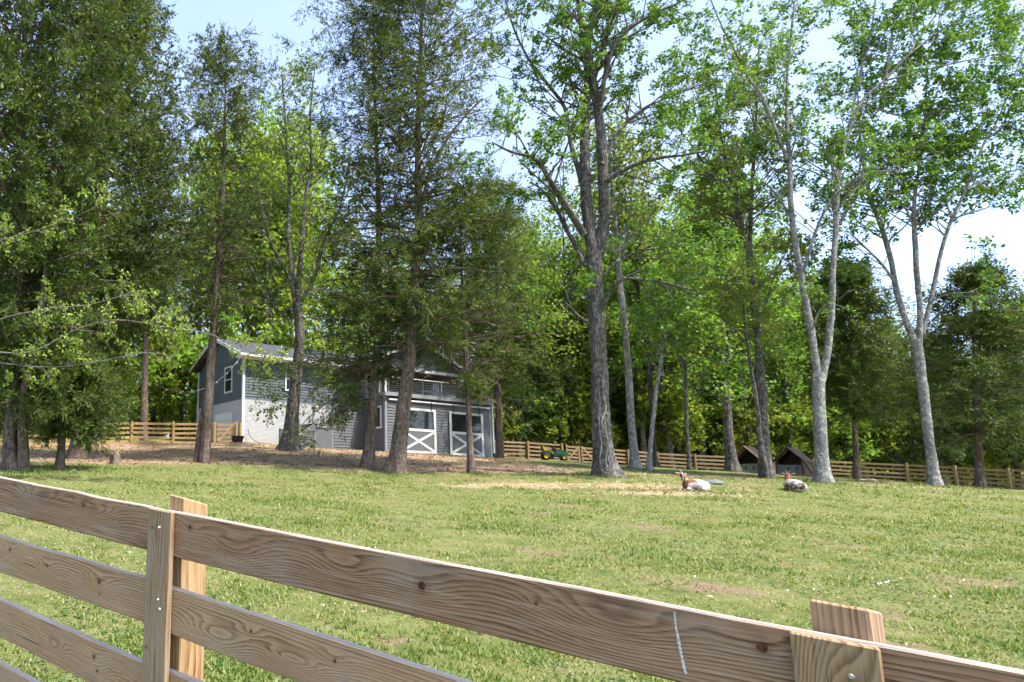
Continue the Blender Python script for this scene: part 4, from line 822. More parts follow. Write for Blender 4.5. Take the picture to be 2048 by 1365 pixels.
def build_house():
    X1 = 16.9
    # main block, brick storey and sided storey
    wb = box('brick_wall', 0, 8.0, 0, 7.0, -.4, 3.02, M_BRICK, house)
    wl = box('brick_wall', 8.0, X1, .02, 7.0, -.4, 3.02, M_BRICK, house)
    wu = box('upper_wall', .03, X1, .03, 6.97, 3.0, 5.62, M_BLUE, house)
    lap(wu, 'y', .03, .1, X1, 3.03, 5.55, M_BLUE); lap(wu, 'x', .03, -6.9, -.1, 3.03, 5.6, M_BLUE)
    ge = poly_prism('gable_wall', [(-6.95, 5.6), (-.05, 5.6), (-3.5, 7.25)], 0, .12, M_BLUE, house); ge.rotation_euler = (0, 0, math.radians(-90)); ge.location = (.06, 0, 0)
    box('corner_trim', -.045, .11, -.04, .10, .0, 5.55, M_WHITE, house); box('corner_trim', -.045, .1, 6.9, 7.05, .9, 5.6, M_WHITE, house)
    # roof: two slopes, gutter, soffit
    def slope(name, x0, x1, ya, za, yb, zb, th=.10):
        bm = bmesh.new(); v = [bm.verts.new(q) for q in ((x0, ya, za), (x1, ya, za), (x1, yb, zb), (x0, yb, zb), (x0, ya, za - th), (x1, ya, za - th), (x1, yb, zb - th), (x0, yb, zb - th))]
        fs = [bm.faces.new([v[i] for i in q]) for q in ((0, 1, 2, 3), (7, 6, 5, 4), (0, 4, 5, 1), (1, 5, 6, 2), (2, 6, 7, 3), (3, 7, 4, 0))]; bmesh.ops.recalc_face_normals(bm, faces=fs); return bm_obj(name, bm, M_ROOF, house)
    slope('roof', -.5, X1 + .45, -.5, 5.80, 3.5, 7.42); slope('roof', -.5, X1 + .45, 7.5, 5.80, 3.502, 7.42)
    box('gutter', -.5, 7.2, -.60, -.502, 5.60, 5.76, M_WHITE, house); box('soffit', -.48, X1 + .4, -.5, .05, 5.50, 5.60, M_WSOF, house)
    bm = bmesh.new(); bm_beam(bm, (-.53, -.55, 5.70), (-.53, 3.5, 7.35), .05, .2); bm_obj('rake_board', bm, M_WHITE, house)
    bm = bmesh.new(); bm_beam(bm, (-.53, 7.5, 5.70), (-.53, 3.52, 7.35), .05, .2); bm_obj('rake_board', bm, M_WHITE, house)
    # windows
    def window(x0, x1, z0, z1, y, facing='y', frame=M_WHITE, fw=.10, mid=True):
        def B(name, a0, a1, b0, b1, d0, d1, m, par):
            if facing == 'y': return box(name, a0, a1, y - d1, y - d0, b0, b1, m, par)
            return box(name, y - d1, y - d0, a0, a1, b0, b1, m, par)
        wdw = B('window', x0 + .01, x1 - .01, z0 + .01, z1 - .01, .0, .035, M_GLASS, house)
        B('frame', x0 - fw, x1 + fw, z1, z1 + fw, 0, .06, frame, wdw); B('frame', x0 - fw, x1 + fw, z0 - fw, z0, 0, .06, frame, wdw)
        B('frame', x0 - fw, x0, z0, z1, 0, .06, frame, wdw); B('frame', x1, x1 + fw, z0, z1, 0, .06, frame, wdw)
        if mid: B('sash', x0, x1, (z0 + z1) / 2 - .03, (z0 + z1) / 2 + .03, .0, .05, frame, wdw)
        return wdw
    window(3.02, 3.95, 3.85, 5.30, -.0); window(1.58, 2.48, 3.70, 5.2, 0, 'x')
    gd = box('garage_door', -.05, 0.02, 1.35, 3.95, .5, 2.34, M_WHITE, house)
    for k in range(1, 4): box('panel_seam', -.054, -.05, 1.38, 3.92, .5 + k * .46 - .01, .5 + k * .46 + .01, M_TRIMG, gd)
    # stair block
    zt = lambda x: np.interp(x, [2.1, 4.28, 5.74, 8.06], [.05, 1.50, 1.55, 3.45])
    sw = poly_prism('stair_wall', [(2.15, -.4), (8.05, -.4), (8.05, 3.40), (5.74, 1.5), (4.28, 1.45), (2.15, .02)], -1.17, -.05, M_GREY, house)
    def clip(z):
        if z < 1.45: a = np.interp(z, [-.4, .03, 1.45], [2.15, 2.15, 4.24])
        else: a = np.interp(z, [1.45, 1.5, 3.4], [4.3, 5.76, 8.0])
        return (a, 8.04)
    lap(sw, 'y', -1.17, 0, 0, -.2, 3.35, M_GREY, clip=clip)
    beam('stringer', (2.15, -1.215, .06), (4.3, -1.215, 1.52), .05, .26, M_TRIMG, house); beam('stringer', (4.2, -1.216, 1.57), (5.8, -1.216, 1.57), .05, .22, M_TRIMG, house); beam('stringer', (5.72, -1.217, 1.62), (8.06, -1.217, 3.53), .05, .28, M_TRIMG, house)
    for k in range(8): x = 2.2 + k * .26; box('stair_tread', x, x + .30, -1.27, -.02, .17 + k * .182 - .02, .17 + k * .182 + .02, M_DECK, house)
    box('landing', 4.26, 5.76, -1.27, -.02, 1.66, 1.71, M_DECK, house)
    for k in range(10): x = 5.74 + k * .232; box('stair_tread', x, x + .27, -1.27, -.02, 1.87 + k * .186 - .02, 1.87 + k * .186 + .02, M_DECK, house)
    hd = box('hatch_door', 4.42, 5.62, -1.222, -1.199, .05, 1.36, M_GREY, house); box('hatch_trim', 4.36, 4.42, -1.225, -1.20, .0, 1.42, M_TRIMG, hd); box('hatch_trim', 5.62, 5.68, -1.225, -1.20, .0, 1.42, M_TRIMG, hd)
    def rail_run(p0, p1, y, hgt=1.0, n=6):
        beam('handrail', (p0[0], y, p0[1] + hgt), (p1[0], y, p1[1] + hgt), .09, .05, M_TRIMG, house)
        for k in range(n):
            f = (k + .6) / n * .94; beam('cable', (p0[0], y, p0[1] + hgt * f), (p1[0], y, p1[1] + hgt * f), .012, .012, M_CABLE, house)
    def rpost(x, y, z, h=1.02, m=M_TRIMG): box('rail_post', x - .05, x + .05, y - .05, y + .05, z, z + h, m, house)
    for y in (-1.15,):
        rail_run((2.3, .2), (4.3, 1.66), y); rail_run((4.3, 1.7), (5.76, 1.7), y); rail_run((5.8, 1.85), (8.0, 3.68), y)
        for x, z in ((2.3, .2), (3.3, .95), (4.3, 1.69), (5.76, 1.71), (6.9, 2.7), (8.0, 3.65)): rpost(x, y, z)
    # garage wing
    gw = box('wing_wall', 8.09, 16.7, -3.25, -.06, -.5, 3.5, M_GREY, house)
    lap(gw, 'y', -3.25, 8.2, 16.62, -.06, 3.48, M_GREY); lap(gw, 'x', 8.09, .1, 3.2, -.06, 3.48, M_GREY)
    box('corner_trim', 8.04, 8.2, -3.30, -3.16, -.1, 3.5, M_TRIMG, house); box('corner_trim', 16.56, 16.74, -3.30, -3.16, -.1, 3.5, M_TRIMG, house)
    box('downspout', 16.76, 16.86, -3.36, -3.27, .35, 3.75, M_WHITE, house); box('downspout_boot', 16.74, 16.90, -3.38, -3.25, -.1, .35, M_BLACK, house)
    box('deck', 8.0, 16.85, -3.42, .0, 3.66, 3.72, M_DECK, house)
    box('rim_board', 8.0, 16.85, -3.46, -3.421, 3.49, 3.73, M_TRIMG, house); box('rim_board', 7.96, 8.0, -3.46, -1.2, 3.49, 3.73, M_TRIMG, house)
    box('door_track', 8.3, 16.55, -3.40, -3.37, 3.24, 3.33, M_WHITE, house); box('door_track', 8.4, 16.5, -3.36, -3.30, 3.34, 3.42, M_BLACK, house)
    window(-2.88, -2.46, 1.62, 2.80, 8.06, 'x', fw=.11, mid=False)
    def barn_door(x0, x1, z0=.07, z1=2.86):
        d = box('barn_door', x0 + .02, x1 - .02, -3.345, -3.285, z0 + .02, z1 - .02, M_GREY, house); f0, f1 = -3.385, -3.346
        lapd = [(z0 + .14 + k * .175, z0 + .14 + (k + 1) * .175 - .004) for k in range(8)]
        for a, b in lapd: box('siding_board', x0 + .17, x1 - .17, -3.366, -3.345, a, b, M_GREY, d)
        box('stile', x0, x0 + .17, f0, f1, z0, z1, M_WHITE, d); box('stile', x1 - .17, x1, f0, f1, z0, z1, M_WHITE, d)
        box('rail', x0 + .17, x1 - .17, f0, f1, z0, z0 + .14, M_WHITE, d); box('rail', x0 + .17, x1 - .17, f0, f1, z1 - .15, z1, M_WHITE, d); box('rail', x0 + .17, x1 - .17, f0, f1, z0 + 1.36, z0 + 1.51, M_WHITE, d)
        ax, bx, az, bz = x0 + .15, x1 - .15, z0 + .14, z0 + 1.36
        beam('cross_brace', (ax, f0 + .017, az), (bx, f0 + .017, bz), .034, .14, M_WHITE, d); beam('cross_brace', (ax, f0 + .022, bz), (bx, f0 + .022, az), .034, .14, M_WHITE, d)
        box('pane', x0 + .17, x1 - .17, -3.362, -3.346, z0 + 1.51, z1 - .15, M_GLASS, d)
        for x in (x0 + .35, x1 - .35): box('track_hanger', x - .03, x + .03, -3.42, -3.40, z1 - .1, 3.30, M_BLACK, d)
    barn_door(9.15, 11.95); barn_door(13.06, 15.9)
    # deck railing
    for x in (8.06, 9.9, 12.45, 14.9, 16.78): rpost(x, -3.36, 3.72, .95, M_TRIMG if x > 12 else M_WHITE)
    for a, b in ((8.06, 9.9), (9.9, 12.45), (12.45, 14.9), (14.9, 16.78)):
        beam('handrail', (a, -3.36, 4.68), (b, -3.36, 4.68), .09, .05, M_WHITE, house)
        for k in range(7): beam('cable', (a + .05, -3.36, 3.82 + k * .115), (b - .05, -3.36, 3.82 + k * .115), .012, .012, M_CABLE, house)
    for a in (-3.3,): 
        for k in range(7): beam('cable', (8.06, -3.3, 3.82 + k * .115), (8.06, -1.25, 3.82 + k * .115), .012, .012, M_CABLE, house)
        beam('handrail', (8.06, -3.31, 4.68), (8.06, -1.2, 4.68), .09, .05, M_WHITE, house)
    # openings behind the deck
    window(13.95, 15.2, 3.95, 5.30, -.0, fw=.12); window(11.0, 12.1, 3.75, 5.3, -.0, fw=.12, mid=False); window(9.2, 10.3, 4.2, 5.3, -.0, fw=.12)
    # porch gable
    gx0, gx1, gm, ze, za = 7.15, 15.75, 11.45, 5.62, 7.38
    gp = poly_prism('porch_gable', [(gx0 + .2, ze - .05), (gx1 - .2, ze - .05), (gm, za - .12)], -2.38, -2.26, M_BLUE, house)
    lap(gp, 'y', -2.381, 0, 0, 5.55, 7.2, M_BLUE, clip=lambda z: (np.interp(z, [5.55, 7.25], [gx0 + .25, gm]), np.interp(z, [5.55, 7.25], [gx1 - .25, gm])))
    box('porch_beam', gx0 + .1, gx1 - .1, -2.44, -2.26, 5.36, 5.54, M_WHITE, house); box('porch_ceiling', gx0 + .1, gx1 - .1, -2.25, -.03, 5.40, 5.46, M_SOFF, house)
    for s, xe in ((-1, gx0 - .15), (1, gx1 + .15)):
        bm = bmesh.new(); v = [bm.verts.new(q) for q in ((xe, -2.75, ze - .05), (gm, -2.75, za + .05), (gm, 3.3, za + .05), (xe, 3.3, ze - .05), (xe, -2.75, ze - .15), (gm, -2.75, za - .05), (gm, 3.3, za - .05), (xe, 3.3, ze - .15))]
        fs = [bm.faces.new([v[i] for i in q]) for q in ((0, 1, 2, 3), (7, 6, 5, 4), (0, 4, 5, 1), (1, 5, 6, 2), (2, 6, 7, 3), (3, 7, 4, 0))]; bmesh.ops.recalc_face_normals(bm, faces=fs); bm_obj('roof', bm, M_ROOF, house)
        beam('rake_board', (xe, -2.78, ze - .12), (gm, -2.78, za - .02), .05, .18, M_WHITE, house)
    for x in (8.3, 14.95): box('porch_post', x - .09, x + .09, -2.44, -2.26, 3.72, 5.36, M_TRIMG, house)
build_house()

# dark slatted screen at the foot of the stairs
_c, _s = math.cos(HRZ), math.sin(HRZ)
def hw(x, y, z): return (HX + x * _c - y * _s, HY + x * _s + y * _c, HZ + z)
scr = empty('slat_screen', hw(1.75, -1.5, .2), HRZ); tag(scr, 'low charcoal slatted screen at the foot of the stairs by the white brick', 'screen')
for x in (0, 1.15): box('post', x - .05, x + .05, -.05, .05, -.3, 1.02 - .0, M_DSLAT, scr)
for k in range(5): box('slat', .05, 1.10, -.02, .01, .08 + k * .19, .22 + k * .19, M_DSLAT, scr)
# ------------------------------------------------------------------ far board fences and gates
def fence_wood(name, dark, mid, light):
    t = NT(name); p = t.co(); o = t.xyz(p); r = t.rnd()
    q = t.vmath('ADD', t.scale(p, (1.2, 8, 14)), t.comb(t.math('MULTIPLY', r, 37), 0, t.math('MULTIPLY', r, 11)))
    f = t.noise(q, 1.6, 6, .65, .6); c = t.ramp(f, [(.25, dark), (.5, mid), (.75, light)])
    c = t.mix(t.math('MULTIPLY', r, .35), c, tuple(x * .55 for x in mid)); t.bsdf(c, .8, t.bump(f, .4, .006), spec=.2); return t.m
M_FGOLD = fence_wood('fence_wood_golden', (.26, .155, .062), (.42, .275, .12), (.54, .38, .19))
M_FTAN = fence_wood('fence_wood_tan', (.15, .095, .050), (.255, .170, .092), (.35, .25, .145))

_rail_cache = {}
def board_fence(name, label, pts, mat, H=1.28, rails=5, spacing=2.4, skip_last=False):
    pts = np.array(pts); d = np.linalg.norm(np.diff(pts[:, :2], axis=0), axis=1); cum = np.concatenate([[0], np.cumsum(d)]); n = max(1, int(round(cum[-1] / spacing))); s = np.linspace(0, cum[-1], n + 1)
    X = np.interp(s, cum, pts[:, 0]); Y = np.interp(s, cum, pts[:, 1]); Z = ground_z(X, Y)
    root = empty(name, (X[0], Y[0], Z[0])); tag(root, label, 'fence', 'board fences round the pasture' if False else None); r = rng(len(pts) * 7 + n)
    R0 = np.array([X[0], Y[0], Z[0]])
    pm = None
    for i in range(n + 1):
        if pm is None:
            o = box('post', -.065, .065, -.065, .065, -.3, H + .06, mat, root, .008); pm = o.data
        else: o = ob('post', pm, root)
        o.location = (X[i] - R0[0], Y[i] - R0[1], Z[i] - R0[2] + r.normal(0, .015)); j = min(i, n - 1); o.rotation_euler = (r.normal(0, .012), r.normal(0, .012), math.atan2(Y[j + 1] - Y[j], X[j + 1] - X[j]))
    for i in range(n):
        a = np.array([X[i], Y[i], Z[i]]) - R0; b = np.array([X[i + 1], Y[i + 1], Z[i + 1]]) - R0
        nrmv = nrm(np.array([b[1] - a[1], -(b[0] - a[0]), 0])); nrmv = nrmv if (nrmv @ (-(a + R0))) > 0 else -nrmv
        for k in range(rails):
            z = .10 + k * (H - .10 - .07) / (rails - 1); off = -nrmv * .075
            u, v = a + off + [0, 0, z + r.normal(0, .010)], b + off + [0, 0, z + r.normal(0, .010)]; L = float(np.linalg.norm(v - u)); key = (mat.name,)
            if key not in _rail_cache:
                bm = bmesh.new(); bm_box(bm, 0, 1, -.0125, .0125, -.07, .07); me = bpy.data.meshes.new('rail'); bm.normal_update(); bm.to_mesh(me); bm.free(); me.materials.append(mat); _rail_cache[key] = me
            o = ob('rail', _rail_cache[key], root); dv = (v - u) / L
            o.location = [float(q) for q in u]; o.scale = (L, 1, 1); o.rotation_euler = (r.normal(0, .03), -math.asin(dv[2]), math.atan2(dv[1], dv[0]))
    return root

def gate(name, label, a, b, mat, H=1.22, flip=False):
    a = np.array(a); b = np.array(b); L = float(np.linalg.norm((b - a)[:2])); root = empty(name, a, math.atan2(b[1] - a[1], b[0] - a[0])); tag(root, label, 'gate'); dz = float(b[2] - a[2])
    for k in range(5):
        z = .12 + k * (H - .2) / 4; beam('rail', (.03, 0, z), (L - .03, 0, z + dz), .028, .135, mat, root)
    for x in (.07, L - .07): beam('stile', (x, -.03, .03 + dz * x / L), (x, -.03, H + .03 + dz * x / L), .13, .03, mat, root, up=(0, 1, 0))
    p, q = ((.1, -.032, H - .02), (L - .1, -.032, .12 + dz)) if flip else ((.1, -.032, .12), (L - .1, -.032, H - .02 + dz))
    beam('diagonal_brace', p, q, .03, .13, mat, root)
    for k in range(4): box('hinge', -.03, .12, -.055, -.046, .14 + k * .30, .18 + k * .30, M_BLACK, root)
    return root

board_fence('board_fence', 'short tan board fence between the house corner and the mower', [gpt(986, 49), gpt(1126, 50)], M_FTAN)
g1, g2, g3 = gpt(1130, 50), gpt(1162, 50.2), gpt(1195, 50.4)
gate('fence_gate', 'tan gate leaf with rising diagonal brace, just right of the green mower', g1 + [.1, 0, 0], g2 - [.04, 0, 0], M_FTAN)
gate('fence_gate', 'tan gate leaf with falling diagonal brace, half hidden by the tallest tree', g2 + [.04, 0, 0], g3 - [.1, 0, 0], M_FTAN, flip=True)
board_fence('board_fence', 'long brown board fence along the wood on the right', [gpt(1196, 50.4), gpt(1323, 51), gpt(1433, 50), gpt(1560, 49), gpt(1692, 48), gpt(1845, 46), gpt(2019, 42), gpt(2130, 39.5)], M_FTAN)
board_fence('board_fence', 'golden board fence on the left behind the cedars', [gpt(-90, 36.0), gpt(60, 38), gpt(245, 41), gpt(338, 41.5), gpt(429, 41.2)], M_FGOLD)
a, b = gpt(433, 41.2), gpt(470, 41.0)
gate('fence_gate', 'golden wooden gate beside the white brick corner', a, b, M_FGOLD)
pst = empty('gate_post', gpt(473, 40.9)); tag(pst, 'golden latch post just left of the brick corner, behind the black tub', 'post'); box('post', -.065, .065, -.06, .06, -.3, 1.28, M_FGOLD, pst, .008); box('latch', .065, .13, -.07, -.05, .95, 1.0, M_BLACK, pst)
pst = empty('gate_post', gpt(481, 40.9)); tag(pst, 'golden post standing against the white brick corner', 'post'); box('post', -.06, .06, -.06, .06, -.3, 1.25, M_FGOLD, pst, .008); box('post_cap', -.066, .066, -.066, .066, 1.25, 1.27, M_FGOLD, pst)

# ------------------------------------------------------------------ near fence
FA = np.array([.1417, 2.192, 0.0]); FD = np.array([.76106, -.64868, 0]); FN = np.array([.64868, .76106, 0]); FRZ = math.atan2(FD[1], FD[0])
def fl(px, py, y=0):
    d = at(px, py, 1.) - _C; s = (y - (_C - FA) @ FN) / (d @ FN); q = _C + s * d; return float((q - FA) @ FD), float(q[2])

def near_wood(name, seed, knots, cols, freq=105, slope=(0, 0), vertical=False, grey=.5, warp=.035, cath=.55):
    """weathered board: growth rings cut lengthwise, bending round knots. knots: (x,z,size,kind) in board coordinates"""
    t = NT(name); o = t.xyz(t.co()); x, y, z = (o[2], o[1], o[0]) if vertical else (o[0], o[1], o[2])
    z = t.math('ADD', z, t.math('MULTIPLY', y, .35))
    p = t.comb(t.math('ADD', x, seed * 3.7), t.math('MULTIPLY', y, .5), z)
    nlow = t.noise(t.scale(p, (cath, 1, 4.2)), 1.5, 2, .4); nmid = t.noise(t.scale(p, (4, 1, 14)), 1.3, 3, .5)
    g = t.math('ADD', z, t.math('ADD', t.math('MULTIPLY', t.math('SUBTRACT', nlow, .5), warp * 4), t.math('MULTIPLY', t.math('SUBTRACT', nmid, .5), .007)))
    core = None; halo = None
    for (kx, kz, ks, kind) in knots:
        dx = t.math('MULTIPLY', t.math('SUBTRACT', x, kx), 1.0 / (ks * 5.0)); dz = t.math('MULTIPLY', t.math('SUBTRACT', z, kz), 1.0 / (ks * 1.9))
        e = t.math('POWER', 2.718, t.math('MULTIPLY', t.math('ADD', t.math('MULTIPLY', dx, dx), t.math('MULTIPLY', dz, dz)), -1.0))
        g = t.math('ADD', g, t.math('MULTIPLY', e, ks * (1.7 if kind != 'oval' else 2.3)))
        if kind != 'oval':
            rr = ks * (.5 if kind == 'knot' else .42)
            kx_ = t.math('MULTIPLY', t.math('SUBTRACT', x, kx), 1.0 / rr); kz_ = t.math('MULTIPLY', t.math('SUBTRACT', z, kz), 1.0 / (rr * 1.15))
            dd = t.math('SQRT', t.math('ADD', t.math('MULTIPLY', kx_, kx_), t.math('MULTIPLY', kz_, kz_))); dd = t.math('ADD', dd, t.math('MULTIPLY', t.math('SUBTRACT', t.noise(p, 60, 3), .5), .7))
            cr = t.ramp(dd, [(.75, 1), (1.0, 0)]); hl = t.ramp(t.math('MULTIPLY', dd, .3), [(.28, 1), (.8, 0)])
            core = cr if core is None else t.math('MAXIMUM', core, cr); halo = hl if halo is None else t.math('MAXIMUM', halo, hl)
    g = t.math('ADD', g, t.math('MULTIPLY', t.noise(t.scale(p, (.8, 1, 9)), 2.5, 2), .022)); ph = t.math('FRACT', t.math('MULTIPLY', g, freq))
    ring = t.ramp(ph, [(.0, 1.0), (.25, .85), (.55, .40), (.78, .0), (.88, .1), (1.0, 1.0)])
    fib = t.noise(t.scale(p, (7, 40, 330)), 1.0, 4, .7); fib2 = t.noise(t.scale(p, (2, 20, 60)), 1.5, 4, .6); big = t.noise(t.scale(p, (1.3, 1, 5)), 1.7, 4, .6)
    amt = t.ramp(t.noise(t.scale(p, (1.1, 1, 3)), 1.2, 3), [(.28, .40), (.66, 1.0)])
    c = t.mix(t.math('MULTIPLY', amt, t.math('SUBTRACT', 1.0, ring)), t.ramp(big, [(.3, cols[1]), (.7, cols[2])]), cols[0])
    c = t.mix(t.ramp(fib, [(.42, 0), (.62, .34)]), c, cols[3]); c = t.mix(t.ramp(fib2, [(.50, 0), (.75, grey)]), c, cols[4])
    c = t.mix(t.ramp(fib, [(.30, .55), (.42, 0)]), c, tuple(q * .45 for q in cols[0]))
    crack = t.noise(t.scale(p, (1.6, 3, 150)), 1.0, 2, .4); c = t.mix(t.ramp(crack, [(.285, .9), (.315, 0)]), c, (.02, .012, .008)); stain = t.noise(t.scale(p, (2.0, 1, 3.0)), 2.0, 5, .65); c = t.mix(t.ramp(stain, [(.50, 0), (.72, .5)]), c, t.mix(.5, c, (.36, .325, .30)))
    if halo is not None: c = t.mix(t.math('MULTIPLY', halo, .35), c, tuple(q * .8 for q in cols[0])); c = t.mix(core, c, t.ramp(t.noise(p, 90, 3), [(.35, (.025, .010, .006)), (.7, (.13, .045, .022))]))
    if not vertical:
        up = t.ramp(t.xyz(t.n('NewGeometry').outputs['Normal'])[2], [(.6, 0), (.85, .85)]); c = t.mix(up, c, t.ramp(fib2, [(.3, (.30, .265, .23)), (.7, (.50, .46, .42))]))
    h = t.math('ADD', t.math('MULTIPLY', ring, .6), t.math('MULTIPLY', fib, .5))
    t.bsdf(c, .82, t.bump(h, .5, .003), spec=.18); return t.m
W_GREY = [(.046, .019, .009), (.225, .120, .062), (.330, .200, .114), (.42, .295, .195), (.41, .315, .235)]
W_TAN = [(.130, .063, .029), (.34, .203, .108), (.425, .278, .158), (.48, .35, .225), (.45, .36, .268)]
W_GOLD = [(.19, .090, .032), (.36, .215, .095), (.44, .285, .140), (.47, .34, .20), (.42, .34, .25)]

nf = empty('board_fence', FA, FRZ); tag(nf, 'weathered pine board fence crossing the foreground, seen from close by', 'fence')
def near_rail(x0, x1, z_at0, slope, mat, h=.150, th=.030, y0=0.0):
    """rail from x0 to x1; z_at0 = top height at fence x=0"""
    bm = bmesh.new(); L = x1 - x0; n = 14; r = rng(int(abs(x0 * 1000 + z_at0 * 777)))
    nx = [L * i / n for i in range(n + 1)]; rows = []
    for q in nx:
        wob = r.normal(0, .0012); w2 = r.normal(0, .0012); b = .004
        prof = [(y0, -h / 2 + b + w2), (y0, h / 2 - b + wob), (y0 + b, h / 2 + wob), (y0 + th - b, h / 2 + wob), (y0 + th, h / 2 - b + wob), (y0 + th, -h / 2 + b + w2), (y0 + th - b, -h / 2 + w2), (y0 + b, -h / 2 + w2)]
        rows.append([bm.verts.new((q, a, c)) for a, c in prof])
    fs = []
    for i in range(n):
        for j in range(8): fs.append(bm.faces.new((rows[i][j], rows[i][(j + 1) % 8], rows[i + 1][(j + 1) % 8], rows[i + 1][j])))
    fs.append(bm.faces.new(rows[0])); fs.append(bm.faces.new(list(reversed(rows[-1])))); bmesh.ops.recalc_face_normals(bm, faces=fs)
    o = bm_obj('rail', bm, mat, nf); o.location = (x0, 0, z_at0 + slope * x0 - h / 2); o.rotation_euler = (0, -math.atan(slope), 0)
    return o
def kn(px, py, x0, z_at0, slope, size, kind, h=.150):
    x, z = fl(px, py); return (x - x0, z - (z_at0 + slope * x - h / 2), size, kind)
RXL, RXR = -2.12, 3.30
# left bay
def LZ(x, z, s): return z - s * x
specs = [(-2.12, -.375, LZ(-1.419, 1.463, -.098), -.098, [(86, 1003, .030, 'oval'), (168, 1010, .016, 'tight'), (260, 1012, .007, 'tight'), (200, 1030, .02, 'oval')], W_GREY, .7),
         (-2.12, -.375, LZ(-1.384, 1.205, -.0895), -.0895, [(20, 1100, .016, 'tight'), (95, 1132, .012, 'tight'), (200, 1165, .018, 'tight'), (202, 1190, .008, 'tight')], W_TAN, .5),
         (-2.12, -.375, LZ(-1.348, .939, -.1126), -.1126, [(110, 1295, .014, 'oval'), (190, 1315, .016, 'tight'), (198, 1345, .012, 'tight')], W_TAN, .45),
         (-2.12, -.375, LZ(-1.312, .684, -.115), -.115, [], W_TAN, .4), (-2.12, -.375, LZ(-1.312, .425, -.115), -.115, [], W_TAN, .4),
         (-.385, 3.30, LZ(-.295, 1.353, -.0900), -.0900, [(379, 1055, .016, 'tight'), (470, 1105, .028, 'oval'), (690, 1140, .022, 'oval'), (846, 1172, .022, 'knot'), (1075, 1208, .007, 'tight'), (1232, 1250, .030, 'oval'), (1530, 1297, .019, 'knot')], W_GREY, .6),
         (-.385, 3.30, LZ(-.302, 1.099, -.110), -.110, [(502, 1263, .010, 'tight'), (671, 1323, .012, 'tight'), (440, 1290, .030, 'oval'), (590, 1330, .022, 'oval')], W_TAN, .35),
         (-.385, 3.30, LZ(-.306, .833, -.105), -.105, [], W_TAN, .4), (-.385, 3.30, LZ(-.306, .57, -.105), -.105, [], W_TAN, .4), (-.385, 3.30, LZ(-.306, .31, -.105), -.105, [], W_TAN, .4)]
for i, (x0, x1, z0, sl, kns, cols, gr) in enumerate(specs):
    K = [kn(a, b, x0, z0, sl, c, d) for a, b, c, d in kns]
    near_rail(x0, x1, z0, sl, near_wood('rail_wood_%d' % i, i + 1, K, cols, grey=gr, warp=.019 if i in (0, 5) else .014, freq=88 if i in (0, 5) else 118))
W_POST = near_wood('post_wood', 21, [(.3, .1, .012, 'tight')], W_GOLD, freq=70, vertical=True, grey=.1, warp=.03, cath=.5); W_COVER = near_wood('cover_wood', 22, [(1.30, -.04, .010, 'tight'), (.9, -.045, .010, 'tight')], [(.11, .060, .028), (.28, .180, .095), (.36, .25, .145), (.37, .285, .205), (.30, .265, .23)], freq=95, vertical=True, grey=.55, warp=.02, cath=.5)
W_COVER2 = near_wood('cover_wood_arch', 25, [(1.08, -.02, .030, 'oval')], [(.12, .060, .025), (.28, .175, .085), (.37, .25, .135), (.37, .28, .19), (.30, .26, .22)], freq=90, vertical=True, grey=.4, warp=.02, cath=.5)
W_POST2 = near_wood('post_wood_brown', 23, [], W_TAN, freq=85, vertical=True, grey=.2, warp=.02)
def near_post(x, top, mat, rot, w=.085, d=.125, slant=.012):
    bm = bmesh.new(); bm_box(bm, -w / 2, w / 2, 0, d, -.5, top, .005)
    for v in bm.verts:
        if v.co.z > top - .02: v.co.z -= slant * (v.co.y / d) * 2 + slant * (v.co.x / w)
    o = bm_obj('post', bm, mat, nf); o.location = (x, .034, 0); o.rotation_euler = (0, 0, rot); return o
def cover(x0, x1, top, mat, slope=-.09):
    bm = bmesh.new(); bm_box(bm, -(x1 - x0) / 2, (x1 - x0) / 2, -.026, -.0015, -.2, top, .0035)
    for v in bm.verts:
        if v.co.z > top - .02: v.co.z += slope * v.co.x
    o = bm_obj('cover_board', bm, mat, nf); o.location = ((x0 + x1) / 2, 0, 0)
    for z in (top - .06, top - .30, top - .33, top - .58, top - .84):
        b2 = bmesh.new(); bmesh.ops.create_cone(b2, cap_ends=True, segments=10, radius1=.0055, radius2=.0035, depth=.004, matrix=Matrix.Translation((rng(int(z * 1000)).uniform(-.02, .025), -.028, z)) @ Matrix.Rotation(math.radians(90), 4, 'X')); bm_obj('screw_head', b2, M_CABLE, o)
near_post(-.355, 1.412, W_POST, 0, .075, .13); cover(-.438, -.327, 1.362, W_COVER)
near_post(1.36, 1.262, W_POST2, math.radians(-14), .085, .10, .007); cover(1.286, 1.408, 1.203, W_COVER2)
near_post(-2.1, 1.58, W_POST2, 0); cover(-2.17, -2.05, 1.53, W_COVER); near_post(3.1, 1.10, W_POST, 0); cover(3.04, 3.16, 1.06, W_COVER2)
# dried white drip on the top rail (flat mark)
def drip():
    bm = bmesh.new(); pts = [(1349, 1224), (1352, 1255), (1358, 1285), (1363, 1310), (1369, 1338), (1373, 1349)]; ws = [.004, .0035, .006, .0045, .006, .003]; prev = None
    for (px, py), w_ in zip(pts, ws):
        x, z = fl(px, py); a = bm.verts.new((x - w_ / 2, -.0012, z)); b = bm.verts.new((x + w_ / 2, -.0012, z))
        if prev: bm.faces.new((prev[0], prev[1], b, a))
        prev = (a, b)
    t = NT('dried_drip'); t.bsdf(t.ramp(t.noise(t.co(), 220, 3), [(.4, (.33, .28, .24)), (.55, (.62, .60, .57))]), .7); bm_obj('dried_drip', bm, t.m, nf)
drip()
